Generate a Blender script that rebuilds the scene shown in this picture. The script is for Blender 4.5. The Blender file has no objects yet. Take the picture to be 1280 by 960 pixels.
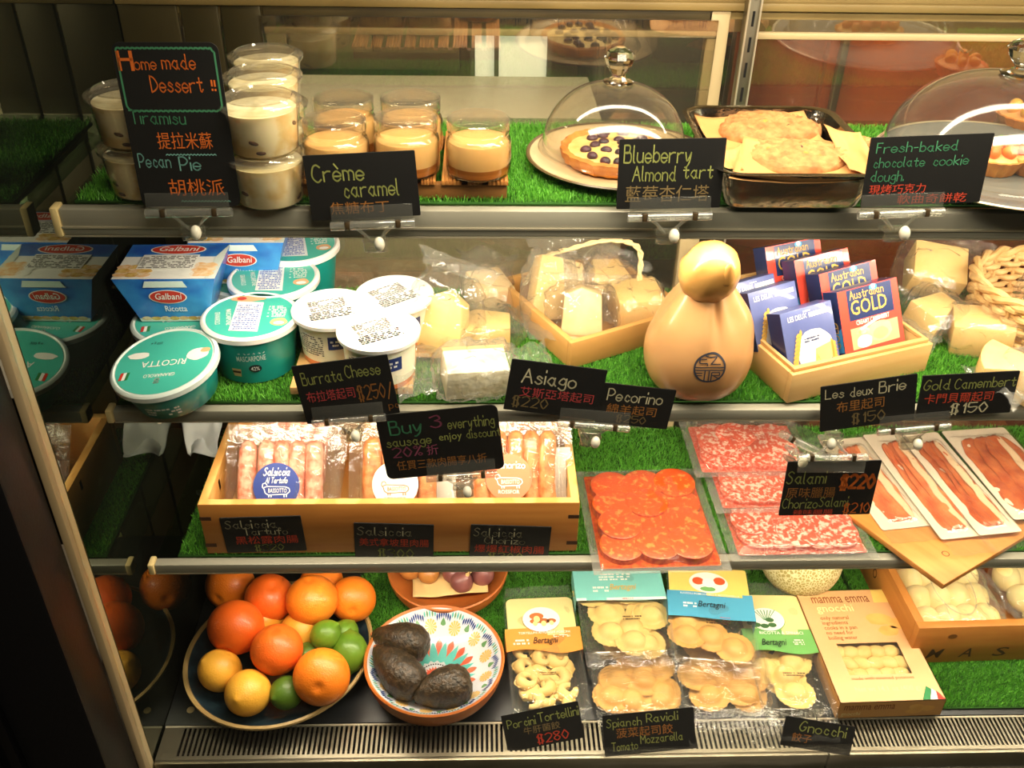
import bpy, bmesh, random
import numpy as np
from math import *
from mathutils import Vector as V, Matrix as MX, noise
SC = bpy.context.scene
COL = SC.collection
random.seed(7)

# ------------------------------------------------------------------ camera
F, PITCH, YAW, ROLL = 1180.0, radians(34.0), radians(-2.2), radians(-1.15)
CAM = V((0, 0, 1.5))
FWD = V((-sin(YAW) * cos(PITCH), cos(YAW) * cos(PITCH), -sin(PITCH)))
_r = V((cos(YAW), sin(YAW), 0))
_u = _r.cross(FWD)
RIGHT = _r * cos(ROLL) - _u * sin(ROLL)
UP = _r * sin(ROLL) + _u * cos(ROLL)
cd = bpy.data.cameras.new('camera')
cam = bpy.data.objects.new('camera', cd)
COL.objects.link(cam)
cd.sensor_width = 36.0
cd.lens = F / 1280 * 36.0
cd.clip_start = 0.02
cam.matrix_world = MX(((RIGHT.x, UP.x, -FWD.x, CAM.x), (RIGHT.y, UP.y, -FWD.y, CAM.y), (RIGHT.z, UP.z, -FWD.z, CAM.z), (0, 0, 0, 1)))
SC.camera = cam

# ------------------------------------------------------------------ exposure, world
SC.view_settings.view_transform = 'Standard'
SC.view_settings.look = 'None'
SC.view_settings.gamma = 1.0
SC.view_settings.use_curve_mapping = False
SC.view_settings.exposure = 0.05
try:
    cy = SC.cycles
    cy.max_bounces = 12; cy.diffuse_bounces = 4; cy.glossy_bounces = 4; cy.transmission_bounces = 8
    cy.transparent_max_bounces = 32; cy.caustics_reflective = False; cy.caustics_refractive = False
    cy.sample_clamp_indirect = 4.0
except Exception:
    pass
W = bpy.data.worlds.new('dim_shop')
SC.world = W
W.use_nodes = True
W.node_tree.nodes['Background'].inputs[0].default_value = (1.0, 0.86, 0.66, 1)
W.node_tree.nodes['Background'].inputs[1].default_value = 0.03

# ------------------------------------------------------------------ lamps of the case (LED strips) and an added front fill
WARM = (1.0, 0.85, 0.67)
def led(name, x0, x1, y, z, w, power, rx=0.0, col=WARM):
    l = bpy.data.lights.new(name, 'AREA')
    l.shape = 'RECTANGLE'; l.size = x1 - x0; l.size_y = w; l.energy = power; l.color = col
    o = bpy.data.objects.new(name, l)
    COL.objects.link(o)
    o.location = ((x0 + x1) / 2, y, z); o.rotation_euler = (rx, 0, 0)
    return o
LEDS = [('led_canopy', -0.16, 1.05, 0.80, 1.405, 0.07, 9.0, 0.3), ('led_ceiling', -0.2, 1.05, 1.03, 1.42, 0.03, 4.8, -0.1), ('led_under_upper_shelf', -0.30, 1.05, 0.915, 1.0735, 0.02, 7.6, 0.85),
        ('led_under_middle_shelf', -0.39, 1.05, 0.915, 0.8365, 0.02, 5.0, 0.6), ('led_under_lower_shelf', -0.3, 1.05, 0.915, 0.5895, 0.02, 4.0, 0.5)]
for a in LEDS:
    led(*a)
led('front_fill', 0.2, 2.0, -0.7, 2.9, 0.5, 42, 0.5)  # added fill light before the case, lifts the rails and crate fronts

# ------------------------------------------------------------------ pixel rays onto real planes
def ray(x, y):
    return FWD + RIGHT * ((x - 640) / F) - UP * ((y - 480) / F)
def atz(x, y, z):
    d = ray(x, y); return CAM + d * ((z - CAM.z) / d.z)
def aty(x, y, Y):
    d = ray(x, y); return CAM + d * ((Y - CAM.y) / d.y)
def atp(x, y, p0, n):
    d = ray(x, y); return CAM + d * ((p0 - CAM).dot(n) / d.dot(n))
def mpp(P):
    return (P - CAM).dot(FWD) / F
def axes(o, x, y, z):
    return MX(((x.x, y.x, z.x, o.x), (x.y, y.y, z.y, o.y), (x.z, y.z, z.z, o.z), (0, 0, 0, 1)))
def quadfit(c, p0, n):
    """corners TL,TR,BR,BL in the photo laid on the plane (p0, n) -> frame at the centre, width, height"""
    n = n.normalized()
    a, b, cc, d = [atp(x, y, p0, n) for x, y in c]
    x = ((b - a) + (cc - d)).normalized()
    y = n.cross(x).normalized()
    o = (a + b + cc + d) / 4
    w = ((b - a).dot(x) + (cc - d).dot(x)) / 2
    h = ((a - d).dot(y) + (b - cc).dot(y)) / 2
    return axes(o, x, y, n), w, h
def pose(p, rz=0, rx=0, ry=0, s=1):
    return MX.Translation(V(p)) @ MX.Rotation(rz, 4, 'Z') @ MX.Rotation(rx, 4, 'X') @ MX.Rotation(ry, 4, 'Y') @ MX.Scale(s, 4)

# ------------------------------------------------------------------ materials
def lin(r, g, b):
    f = lambda v: (v / 255 / 12.92) if v <= 10 else ((v / 255 + 0.055) / 1.055) ** 2.4
    return (f(r), f(g), f(b), 1.0)
MATS = {}
def mat(name, rgb, rough=0.5, metal=0.0, trans=0.0, ior=1.45, coat=0.0, sss=0.0, rgb2=None, nscale=20.0, ndist=(0.35, 0.65), stretch=None,
        bump=0.0, bscale=200.0, spec=0.5, wave=None, voronoi=False, emit=0.0):
    m = bpy.data.materials.new(name); m.use_nodes = True
    nt = m.node_tree; b = nt.nodes['Principled BSDF']
    I = b.inputs
    I['Base Color'].default_value = lin(*rgb)
    I['Roughness'].default_value = rough; I['Metallic'].default_value = metal; I['IOR'].default_value = ior
    I['Transmission Weight'].default_value = trans; I['Coat Weight'].default_value = coat; I['Specular IOR Level'].default_value = spec
    if sss:
        I['Subsurface Weight'].default_value = sss; I['Subsurface Radius'].default_value = (0.01, 0.006, 0.003); I['Subsurface Scale'].default_value = 0.6
    if emit:
        I['Emission Color'].default_value = lin(*rgb); I['Emission Strength'].default_value = emit
    tc = nt.nodes.new('ShaderNodeTexCoord')
    src = tc.outputs['Object']
    if stretch:
        mp = nt.nodes.new('ShaderNodeMapping'); mp.inputs['Scale'].default_value = stretch
        nt.links.new(src, mp.inputs[0]); src = mp.outputs[0]
    if rgb2:
        if wave:
            t = nt.nodes.new('ShaderNodeTexWave'); t.inputs['Scale'].default_value = nscale
            t.inputs['Distortion'].default_value = wave; t.inputs['Detail'].default_value = 3; t.bands_direction = 'X'
            out = t.outputs[1]
        elif voronoi:
            t = nt.nodes.new('ShaderNodeTexVoronoi'); t.feature = 'DISTANCE_TO_EDGE'; t.inputs['Scale'].default_value = nscale; out = t.outputs[0]
        else:
            t = nt.nodes.new('ShaderNodeTexNoise'); t.inputs['Scale'].default_value = nscale; t.inputs['Detail'].default_value = 4; out = t.outputs[0]
        nt.links.new(src, t.inputs['Vector'])
        cr = nt.nodes.new('ShaderNodeValToRGB')
        cr.color_ramp.elements[0].position = ndist[0]; cr.color_ramp.elements[1].position = ndist[1]
        cr.color_ramp.elements[0].color = lin(*rgb); cr.color_ramp.elements[1].color = lin(*rgb2)
        nt.links.new(out, cr.inputs[0]); nt.links.new(cr.outputs[0], I['Base Color'])
    if bump:
        n2 = nt.nodes.new('ShaderNodeTexNoise'); n2.inputs['Scale'].default_value = bscale; n2.inputs['Detail'].default_value = 3
        bp = nt.nodes.new('ShaderNodeBump'); bp.inputs['Strength'].default_value = bump; bp.inputs['Distance'].default_value = 0.002
        nt.links.new(src, n2.inputs['Vector']); nt.links.new(n2.outputs[0], bp.inputs['Height']); nt.links.new(bp.outputs[0], I['Normal'])
    MATS[name] = m
    return m
def film(name, tint=(250, 250, 245), gloss=1.2, base=0.03, rough=0.08, haze=0.05, wr=0.5, wscale=40.0, ior=1.45, hazecol=(250, 248, 240)):
    """thin clear plastic or glass: clear transmission plus a Fresnel reflection"""
    m = bpy.data.materials.new(name); m.use_nodes = True
    nt = m.node_tree; N = nt.nodes; L = nt.links
    for n in list(N):
        if n.type != 'OUTPUT_MATERIAL': N.remove(n)
    out = [n for n in N if n.type == 'OUTPUT_MATERIAL'][0]
    tr = N.new('ShaderNodeBsdfTransparent'); tr.inputs[0].default_value = lin(*tint)
    gl = N.new('ShaderNodeBsdfGlossy'); gl.inputs['Roughness'].default_value = rough
    fr = N.new('ShaderNodeLayerWeight'); fr.inputs['Blend'].default_value = 0.5      # Schlick reflection, the same from both sides
    pw = N.new('ShaderNodeMath'); pw.operation = 'POWER'; pw.inputs[1].default_value = 5.0
    f0 = ((ior - 1) / (ior + 1)) ** 2
    ma = N.new('ShaderNodeMath'); ma.operation = 'MULTIPLY_ADD'; ma.inputs[1].default_value = gloss * (1 - f0); ma.inputs[2].default_value = base + f0; ma.use_clamp = True
    mx = N.new('ShaderNodeMixShader')
    L.new(fr.outputs['Facing'], pw.inputs[0]); L.new(pw.outputs[0], ma.inputs[0]); L.new(ma.outputs[0], mx.inputs[0]); L.new(tr.outputs[0], mx.inputs[1]); L.new(gl.outputs[0], mx.inputs[2])
    if wr:
        tc = N.new('ShaderNodeTexCoord'); nz = N.new('ShaderNodeTexNoise'); nz.inputs['Scale'].default_value = wscale; nz.inputs['Detail'].default_value = 3
        nz.inputs['Distortion'].default_value = 1.5
        bp = N.new('ShaderNodeBump'); bp.inputs['Strength'].default_value = wr; bp.inputs['Distance'].default_value = 0.004
        L.new(tc.outputs['Object'], nz.inputs['Vector']); L.new(nz.outputs[0], bp.inputs['Height'])
        L.new(bp.outputs[0], gl.inputs['Normal']); L.new(bp.outputs[0], fr.inputs['Normal'])
    last = mx
    if haze:
        df = N.new('ShaderNodeBsdfDiffuse'); df.inputs[0].default_value = lin(*hazecol)
        tl = N.new('ShaderNodeBsdfTranslucent'); tl.inputs[0].default_value = lin(*hazecol)
        ad = N.new('ShaderNodeMixShader'); L.new(df.outputs[0], ad.inputs[1]); L.new(tl.outputs[0], ad.inputs[2]); ad.inputs[0].default_value = 0.5
        m2 = N.new('ShaderNodeMixShader'); m2.inputs[0].default_value = haze
        L.new(mx.outputs[0], m2.inputs[1]); L.new(ad.outputs[0], m2.inputs[2]); last = m2
    L.new(last.outputs[0], out.inputs[0])
    MATS[name] = m
    return m

# ------------------------------------------------------------------ mesh builder
def bm_out(bm):
    bm.verts.ensure_lookup_table()
    for i, v in enumerate(bm.verts): v.index = i
    vs = [v.co.copy() for v in bm.verts]; fs = [[v.index for v in f.verts] for f in bm.faces]
    bm.free(); return vs, fs
class MB:
    def __init__(s): s.v = []; s.f = []; s.m = []; s.names = []; s.flat = set()
    def mi(s, name):
        if name not in s.names: s.names.append(name)
        return s.names.index(name)
    def add(s, vs, fs, m, T=None, fn=None):
        k = len(s.v); i = s.mi(m)
        for p in vs:
            p = V(p)
            if fn: p = V(fn(p))
            if T is not None: p = T @ p
            s.v.append(p)
        for f in fs:
            s.f.append([k + q for q in f]); s.m.append(i)
        return s
    def box(s, sx, sy, sz, m, T=None, bev=0.0, c=(0, 0, 0), seg=2, fn=None):
        bm = bmesh.new(); bmesh.ops.create_cube(bm, size=1)
        for v in bm.verts: v.co = V((v.co.x * sx + c[0], v.co.y * sy + c[1], v.co.z * sz + c[2]))
        if bev: bmesh.ops.bevel(bm, geom=bm.edges[:], offset=bev, segments=seg, affect='EDGES', profile=0.5)
        return s.add(*bm_out(bm), m, T, fn)
    def bx(s, x0, x1, y0, y1, z0, z1, m, bev=0.0, T=None):
        return s.box(x1 - x0, y1 - y0, z1 - z0, m, T, bev, ((x0 + x1) / 2, (y0 + y1) / 2, (z0 + z1) / 2))
    def prism(s, poly, h, m, T=None, bev=0.0, z0=0.0, fn=None):
        bm = bmesh.new()
        vs = [bm.verts.new((p[0], p[1], z0)) for p in poly]
        f = bm.faces.new(vs)
        r = bmesh.ops.extrude_face_region(bm, geom=[f])
        for e in r['geom']:
            if isinstance(e, bmesh.types.BMVert): e.co.z += h
        bmesh.ops.recalc_face_normals(bm, faces=bm.faces[:])
        if bev: bmesh.ops.bevel(bm, geom=bm.edges[:], offset=bev, segments=2, affect='EDGES', profile=0.5)
        return s.add(*bm_out(bm), m, T, fn)
    def lathe(s, prof, m, n=40, T=None, fn=None, mats=None):
        k = len(prof); vs = []; ring = []
        for (r, z) in prof:
            if r < 1e-6: ring.append([len(vs)] * n); vs.append((0, 0, z))
            else:
                ring.append(list(range(len(vs), len(vs) + n)))
                vs += [(r * cos(2 * pi * j / n), r * sin(2 * pi * j / n), z) for j in range(n)]
        base = len(s.v)
        s.add(vs, [], m, T, fn)
        for i in range(k - 1):
            mm = s.mi(mats[i] if mats else m)
            for j in range(n):
                q = [ring[i][j], ring[i][(j + 1) % n], ring[i + 1][(j + 1) % n], ring[i + 1][j]]
                u = []
                for a in q:
                    if a not in u: u.append(a)
                if len(u) > 2: s.f.append([base + a for a in u]); s.m.append(mm)
        return s
    def tube(s, pts, r, m, n=8, T=None, closed=False):
        pts = [V(p) for p in pts]; k = len(pts); vs = []; fs = []
        up = V((0, 0, 1)); prev = None
        for i, p in enumerate(pts):
            a = pts[(i - 1) % k] if (i or closed) else p; b = pts[(i + 1) % k] if (i < k - 1 or closed) else p
            t = (b - a).normalized() if (b - a).length else V((0, 0, 1))
            x = (prev - t * prev.dot(t)) if prev else (up.cross(t) if abs(t.dot(up)) < 0.95 else V((1, 0, 0)).cross(t))
            x.normalize(); prev = x; y = t.cross(x)
            rr = r[i] if isinstance(r, (list, tuple)) else r
            vs += [p + x * (rr * cos(2 * pi * j / n)) + y * (rr * sin(2 * pi * j / n)) for j in range(n)]
        for i in range(k if closed else k - 1):
            i2 = (i + 1) % k
            fs += [[i * n + j, i * n + (j + 1) % n, i2 * n + (j + 1) % n, i2 * n + j] for j in range(n)]
        if not closed:
            fs.append(list(range(n))[::-1]); fs.append(list(range((k - 1) * n, k * n)))
        return s.add(vs, fs, m, T)
    def grid(s, fn, nu, nv, m, T=None, wrapu=False):
        vs = [fn(i / nu, j / nv) for j in range(nv + 1) for i in range(nu + (0 if wrapu else 1))]
        w = nu if wrapu else nu + 1
        fs = [[j * w + i, j * w + (i + 1) % w, (j + 1) * w + (i + 1) % w, (j + 1) * w + i] for j in range(nv) for i in range(nu)]
        return s.add(vs, fs, m, T)
    def ball(s, r, m, T=None, seg=24, rings=16, fn=None):
        prof = [(sin(pi * i / rings), -cos(pi * i / rings)) for i in range(rings + 1)]
        prof[0] = (0, -1); prof[-1] = (0, 1)
        rr = r if isinstance(r, (tuple, list)) else (r, r, r)
        g = lambda p: (p.x * rr[0], p.y * rr[1], p.z * rr[2])
        f2 = (lambda p: fn(V(g(p)))) if fn else g
        return s.lathe(prof, m, seg, T, f2)
    def poly(s, pts, m, T=None, z=0.0, fn=None):
        return s.add([(p[0], p[1], z) for p in pts], [list(range(len(pts)))], m, T, fn)
    def disc(s, rx, ry, m, T=None, z=0.0, c=(0, 0), n=28, fn=None):
        return s.poly([(c[0] + rx * cos(2 * pi * i / n), c[1] + ry * sin(2 * pi * i / n)) for i in range(n)], m, T, z, fn)
    def build(s, name, parent=None, M=None, smooth=40, solid=0.0, sub=0):
        me = bpy.data.meshes.new(name)
        me.from_pydata([tuple(p) for p in s.v], [], s.f)
        for nm in s.names: me.materials.append(MATS[nm])
        me.polygons.foreach_set('material_index', s.m)
        if smooth:
            me.polygons.foreach_set('use_smooth', [True] * len(s.f)); me.update()
            try: me.set_sharp_from_angle(angle=radians(smooth))
            except Exception: pass
        me.validate(); me.update()
        o = bpy.data.objects.new(name, me)
        COL.objects.link(o)
        if parent: o.parent = parent
        if M is not None: o.matrix_basis = M
        if solid:
            md = o.modifiers.new('thickness', 'SOLIDIFY'); md.thickness = solid; md.offset = 0
        if sub:
            md = o.modifiers.new('smooth', 'SUBSURF'); md.levels = sub; md.render_levels = sub
        return o
    # ---- lettering
    def ink(s, text, m, T=None, h=1.0, x=0.0, y=0.0, w=None, align='l', sh=0.0, fn=None, pen=0.075, hand=True, z=0.0):
        vs, fs, wd = lettering(text, hand, pen)
        k = h if w is None else w / max(wd, 1e-6)
        if hand and k > 1.45 * h: x += (w - 1.45 * h * wd) / 2 if align == 'l' else 0; k = 1.45 * h
        ox = x - (0 if align == 'l' else (wd * k / 2 if align == 'c' else wd * k))
        return s.add([(ox + p[0] * k + sh * p[1] * h, y + p[1] * h, z) for p in vs], fs, m, T, fn)
    def patch(s, x0, x1, y0, y1, m, fn, T=None, z=0.0, nu=8, nv=4):
        return s.grid(lambda u, v: V(fn(V((x0 + (x1 - x0) * u, y0 + (y1 - y0) * v, z)))), nu, nv, m, T)
    def smallprint(s, m, T, x0, x1, y0, y1, rows, z=0.0, seed=1, fn=None, fill=0.8):
        rd = random.Random(seed); dy = (y1 - y0) / rows
        for i in range(rows):
            x = x0; y = y1 - dy * (i + 1)
            while x < x1:
                w = (x1 - x0) * rd.uniform(0.03, 0.12)
                if rd.random() < fill: s.poly([(x, y), (min(x + w, x1), y), (min(x + w, x1), y + dy * 0.55), (x, y + dy * 0.55)], m, T, z, fn)
                x += w * 1.25
        return s

GL = {'A': "02 39 39 62;15 55", 'B': "02 09;09 39 48 36 06;06 46 54 42 02", 'C': "58 39 18 05 13 32 53", 'D': "02 09;09 38 55 33 02",
      'F': "02 09;09 09 49;06 36", 'G': "58 39 17 04 22 43 55 55 35", 'H': "02 09;52 59;06 56", 'L': "09 02 02 52", 'M': "02 09 09 35 35 69 69 62",
      'P': "02 09;09 39 57 35 05", 'R': "02 09;09 39 57 35 05;25 52", 'S': "58 39 18 17 45 43 22 03", 'T': "09 69;39 32",
      'E': "49 09 09 02 02 42;06 36", 'I': "09 02", 'K': "09 02;49 05;15 42", 'N': "02 09 09 52 52 59", 'O': "29 06 05 22 45 46 29", 'U': "09 04 22 44 49",
      'a': "45 26 04 13 32 45;46 43 52", 'b': "09 02;05 26 45 43 22 03", 'c': "45 26 14 13 32 43", 'd': "45 26 04 13 32 44;49 43 52",
      'e': "04 44 45 26 05 03 22 43", 'f': "48 39 27 22;06 46", 'g': "45 26 04 13 33 45;46 41 20 01", 'h': "09 02;05 26 45 42", 'i': "06 02;08 09",
      'k': "09 02;46 04;14 42", 'l': "09 03 12", 'm': "06 02;05 16 35 32;35 46 65 62", 'n': "06 02;05 26 45 42", 'o': "26 05 03 22 43 45 26",
      'p': "06 00;05 26 45 43 22 03", 'r': "06 02;05 26 46", 's': "45 26 15 34 43 22 03", 't': "28 23 32 43;06 46", 'u': "06 03 22 43;46 42",
      'v': "06 22 22 46", 'x': "06 42;02 46", 'y': "06 13 23 46;46 32 10 00", 'z': "06 46 46 02 02 42", '\u00e8': "04 44 45 26 05 03 22 43;19 37",
      '0': "29 06 05 22 45 46 29", '1': "17 29 29 22", '2': "08 29 48 46 02 02 42", '3': "08 39 47 26;26 45 43 22 03", '5': "49 09 09 06 46 44 22 03",
      '8': "26 08 29 48 26 04 22 44 26", '$': "48 29 07 26 35 43 22 03;11 19;31 39", '%': "19 08 17 28 19;49 02;34 43 32 23 34", '!': "09 05;02 03",
      '-': "05 35", '/': "01 49", '.': "02 03", ',': "13 01"}
_cache = {}
def catmull(p):
    if len(p) < 3: return p
    out = []
    q = [p[0]] + p + [p[-1]]
    for i in range(1, len(q) - 2):
        a, b, c, d = q[i - 1:i + 3]
        if b == c: continue
        if a == b: a = b
        for t in (0, 0.25, 0.5, 0.75):
            out.append(tuple(0.5 * ((2 * b[k]) + (-a[k] + c[k]) * t + (2 * a[k] - 5 * b[k] + 4 * c[k] - d[k]) * t * t + (-a[k] + 3 * b[k] - 3 * c[k] + d[k]) * t ** 3) for k in (0, 1)))
    out.append(p[-1])
    return out
def lettering(text, hand, pen):
    key = (text, hand, pen)
    if key in _cache: return _cache[key]
    if hand and all(ch in GL or ch == ' ' for ch in text):
        vs = []; fs = []; x = 0.0; rd = random.Random(text)
        for ch in text:
            if ch == ' ': x += 0.42; continue
            mxw = 0; jy = rd.uniform(-0.03, 0.03)
            for st in GL[ch].split(';'):
                pts = [(int(c[0]) / 7 * 0.82, (int(c[1]) - 2) / 7 + jy) for c in st.split()]
                mxw = max(mxw, max(p[0] for p in pts))
                pts = [(x + a, b) for a, b in catmull(pts)]
                for i in range(len(pts) - 1):
                    a = V(pts[i]); b = V(pts[i + 1]); d = b - a
                    if d.length < 1e-6: continue
                    d.normalize(); nn = V((-d.y, d.x)) * pen; a = a - d * pen * 0.6; b = b + d * pen * 0.6
                    k = len(vs); vs += [a + nn, b + nn, b - nn, a - nn]; fs.append([k, k + 3, k + 2, k + 1])
            x += mxw + 0.2
        vs = [(p[0], p[1]) for p in vs]; wd = x - 0.2
    else:
        c = bpy.data.curves.new('t', 'FONT'); c.body = text; c.size = 1.0; c.resolution_u = 2; c.offset = 0.0 if hand else 0.006
        o = bpy.data.objects.new('t', c); COL.objects.link(o)
        dg = bpy.context.evaluated_depsgraph_get()
        me = bpy.data.meshes.new_from_object(o.evaluated_get(dg))
        vs = [(v.co.x, v.co.y) for v in me.vertices]; fs = [list(p.vertices) for p in me.polygons]
        bpy.data.objects.remove(o); bpy.data.curves.remove(c); bpy.data.meshes.remove(me)
        if vs:
            x0 = min(v[0] for v in vs); y0 = min(v[1] for v in vs) if not hand else min(0, min(v[1] for v in vs)); hh = max(v[1] for v in vs)
            if hand: y0 = min(v[1] for v in vs)
            else: y0 = 0
            k = 1 / (hh - y0)
            vs = [((v[0] - x0) * k, (v[1] - y0) * k) for v in vs]
        wd = max([v[0] for v in vs] or [1])
    _cache[key] = (vs, fs, wd)
    return _cache[key]

def tag(o, label, cat, group=None, kind=None):
    o['label'] = label; o['category'] = cat
    if group: o['group'] = group
    if kind: o['kind'] = kind
    return o
def thing(name, label, cat, M, group=None):
    o = bpy.data.objects.new(name, None); COL.objects.link(o)
    o.empty_display_size = 0.02
    o.matrix_basis = M
    return tag(o, label, cat, group)
def dup(root, M, label, group=None):
    r = root.copy(); COL.objects.link(r); r.matrix_basis = M
    r['label'] = label
    if group: r['group'] = group
    def rec(a, b):
        for ch in list(a.children):
            c = ch.copy(); COL.objects.link(c); c.parent = b; rec(ch, c)
    rec(root, r)
    return r
def struct(o): o['kind'] = 'structure'; return o
def nz(p, s=1.0, o=0.0): return noise.noise(V((p[0] * s + o, p[1] * s + o * 1.7, (p[2] if len(p) > 2 else 0) * s - o)))
# ------------------------------------------------------------------ material list
mat('steel', (158, 150, 130), 0.34, 0.9, rgb2=(134, 126, 106), nscale=6, bump=0.05, bscale=300)
mat('trim_grey', (168, 163, 146), 0.4, 0.2)
mat('steel_lip', (214, 204, 178), 0.3, 0.6)
mat('ivory_plastic', (226, 200, 140), 0.4)
mat('cream_frame', (204, 182, 138), 0.45, rgb2=(192, 170, 124), nscale=3)
mat('dirty_frame', (142, 120, 72), 0.5, rgb2=(112, 92, 50), nscale=5, stretch=(1, 1, 3))
mat('bronze_frame', (84, 74, 46), 0.35, 0.4, rgb2=(66, 58, 34), nscale=4)
mat('olive_band', (74, 62, 32), 0.6, rgb2=(54, 44, 20), nscale=10, stretch=(1, 1, 4))
mat('mould', (48, 40, 20), 0.8)
mat('black_frame', (14, 14, 15), 0.5, bump=0.1)
mat('black_gloss', (10, 10, 12), 0.15)
mat('dark_deck', (17, 19, 22), 0.35, rgb2=(26, 28, 30), nscale=30)
mat('hollow', (8, 5, 4), 0.9)
mat('wall_brown', (92, 74, 44), 0.6, rgb2=(74, 58, 34), nscale=4)
mat('steel_room', (140, 128, 100), 0.35, 0.7, rgb2=(110, 98, 72), nscale=3)
mat('grey_panel', (196, 190, 174), 0.5, rgb2=(176, 170, 152), nscale=6)
mat('red_wood', (172, 84, 40), 0.45, rgb2=(146, 64, 28), nscale=5, stretch=(2, 2, 0.4))
mat('slate', (74, 72, 64), 0.6)
mat('floor_tile', (60, 54, 44), 0.6)
mat('white_counter', (214, 210, 196), 0.4)
mat('grass_base', (44, 92, 24), 0.9)
m = mat('grass', (64, 140, 34), 0.5, rgb2=(124, 200, 66), nscale=260, ndist=(0.3, 0.7), spec=0.6)
mat('window_light', (226, 232, 226), 0.5, emit=1.5)
film('door_glass', (225, 220, 205), 2.2, 0.20, 0.02, 0.025, 0.0, ior=1.5)
film('shelf_glass', (215, 232, 215), 1.2, 0.02, 0.02, 0.0, 0.0)
film('front_glass', (248, 250, 248), 1.0, 0.0, 0.01, 0.0, 0.0)
m = bpy.data.materials.new('side_mirror'); m.use_nodes = True     # dark double glazed side panel, strongly reflecting
b = m.node_tree.nodes['Principled BSDF']; b.inputs['Base Color'].default_value = (0.006, 0.007, 0.005, 1); b.inputs['Roughness'].default_value = 0.015
b.inputs['IOR'].default_value = 2.6; b.inputs['Specular Tint'].default_value = (0.85, 0.95, 0.72, 1)
MATS['side_mirror'] = m

# ------------------------------------------------------------------ setting
SX0, SX1 = -0.434, 1.0
S1, S2, S3, DK = 1.106, 0.855, 0.608, 0.352
DOOR_Y = 1.24
def sbox(name, x0, x1, y0, y1, z0, z1, m, bev=0.0):
    return struct(MB().bx(x0, x1, y0, y1, z0, z1, m, bev).build(name))
sbox('floor', -1.6, 2.2, -0.6, 3.4, -0.05, 0.0, 'floor_tile')
struct(MB().bx(-0.452, -0.4465, 0.79, 1.262, 0.30, 1.43, 'side_mirror').build('wall_left'))
struct(MB().bx(1.004, 1.01, 0.79, 1.262, 0.30, 1.43, 'side_mirror').build('wall_end'))
sbox('trim_1', -0.456, -0.4462, 0.766, 0.789, 0.26, 1.45, 'cream_frame', 0.002)
w = MB(); w.bx(-0.62, -0.455, 0.70, 0.765, 0.0, 1.46, 'black_frame', 0.004); w.bx(-0.57, -0.545, 0.688, 0.70, 0.0, 1.46, 'black_gloss', 0.003)
struct(w.build('wall_front'))
sbox('wall_side', -1.3, -0.62, 0.62, 0.66, 0.0, 2.2, 'black_frame')
sbox('ceiling', -0.46, 1.06, 0.74, 1.30, 1.43, 1.46, 'cream_frame')
# grey band behind the canopy edge with rows of drip stains above the sliding glass
hd = MB()
hd.bx(-0.446, 1.06, 1.232, 1.262, 1.206, 1.43, 'dirty_frame')
for i in range(90):
    x = random.uniform(-0.26, 0.29); l = random.uniform(0.002, 0.009)
    hd.bx(x, x + random.uniform(0.0006, 0.0016), 1.2312, 1.2322, 1.2185 - l, 1.2205, 'mould')
hd.bx(-0.27, 0.29, 1.228, 1.234, 1.2195, 1.2325, 'olive_band', 0.002)
hd.bx(-0.446, 1.06, 1.222, 1.233, 1.2325, 1.2425, 'dirty_frame', 0.002)
struct(hd.build('trim_2'))
def rail(name, x0, x1, z0, z1, y0=1.226, m='cream_frame'):
    return sbox(name, x0, x1, y0, 1.246, z0, z1, m, 0.002)
rail('trim_3', -0.27, 0.296, 1.199, 1.2075)
rail('trim_4', 0.342, 1.06, 1.198, 1.2065)
rail('trim_5', -0.27, 1.06, DK - 0.02, DK + 0.03)
for i, (a, b_) in enumerate([(-0.446, -0.374), (-0.370, -0.324), (-0.321, -0.272), (0.284, 0.312)]):
    rail('trim_%d' % (6 + i), a, b_, DK, 1.232, 1.228, 'cream_frame' if i == 3 else 'bronze_frame')
for i, (a, b_, y) in enumerate([(-0.40, -0.372, 1.25), (-0.336, -0.322, 1.25), (-0.272, 0.296, 1.242), (0.30, 1.06, 1.25)]):
    MBG = MB().box(b_ - a, .005, 1.222 - DK, 'door_glass', MX.Translation(V(((a + b_) / 2, y, (1.222 + DK) / 2))) @ MX.Rotation(radians(2.3), 4, 'X'))
    struct(MBG.build('window_%d' % (1 + i)))
# lit room beyond the sliding glass
sbox('wall_back', -1.6, 2.2, 3.2, 3.25, 0, 2.6, 'wall_brown')
sbox('wall_right', 2.15, 2.2, 1.3, 3.25, 0, 2.6, 'wall_brown')
sbox('baseboard_back', -1.6, 0.55, 1.265, 1.29, 0.30, 0.62, 'slate')
wn = MB(); wx0, wx1 = -0.03, 0.18
wn.bx(wx0, wx1, 2.66, 2.68, 0.66, 0.86, 'window_light')
for x in (wx0, 0.035, wx1): wn.bx(x, x + 0.012, 2.63, 2.66, 0.64, 0.88, 'slate')
for z in (0.64, 0.86): wn.bx(wx0, wx1 + .01, 2.63, 2.66, z, z + 0.02, 'slate')
struct(wn.build('window_5'))
def backcab(name, label, x0, x1, y0, y1, z0, z1, m, nd, cat='cabinet'):
    t = thing(name, label, cat, MX.Translation(V(((x0 + x1) / 2, y0, z0))))
    hw = (x1 - x0) / 2
    MB().bx(-hw, hw, 0.02, y1 - y0, 0, z1 - z0, m, 0.004).build('body', t)
    for i in range(nd):
        a = -hw + 2 * hw * i / nd
        d = MB().bx(a + 0.004, a + 2 * hw / nd - 0.004, 0, 0.02, 0.05, z1 - z0 - 0.01, m, 0.003).build('door', t)
        MB().bx(a + 0.02, a + 0.032, -0.02, 0.0, (z1 - z0) * 0.45, (z1 - z0) * 0.6, 'steel', 0.002).build('handle', d)
    return t
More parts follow.
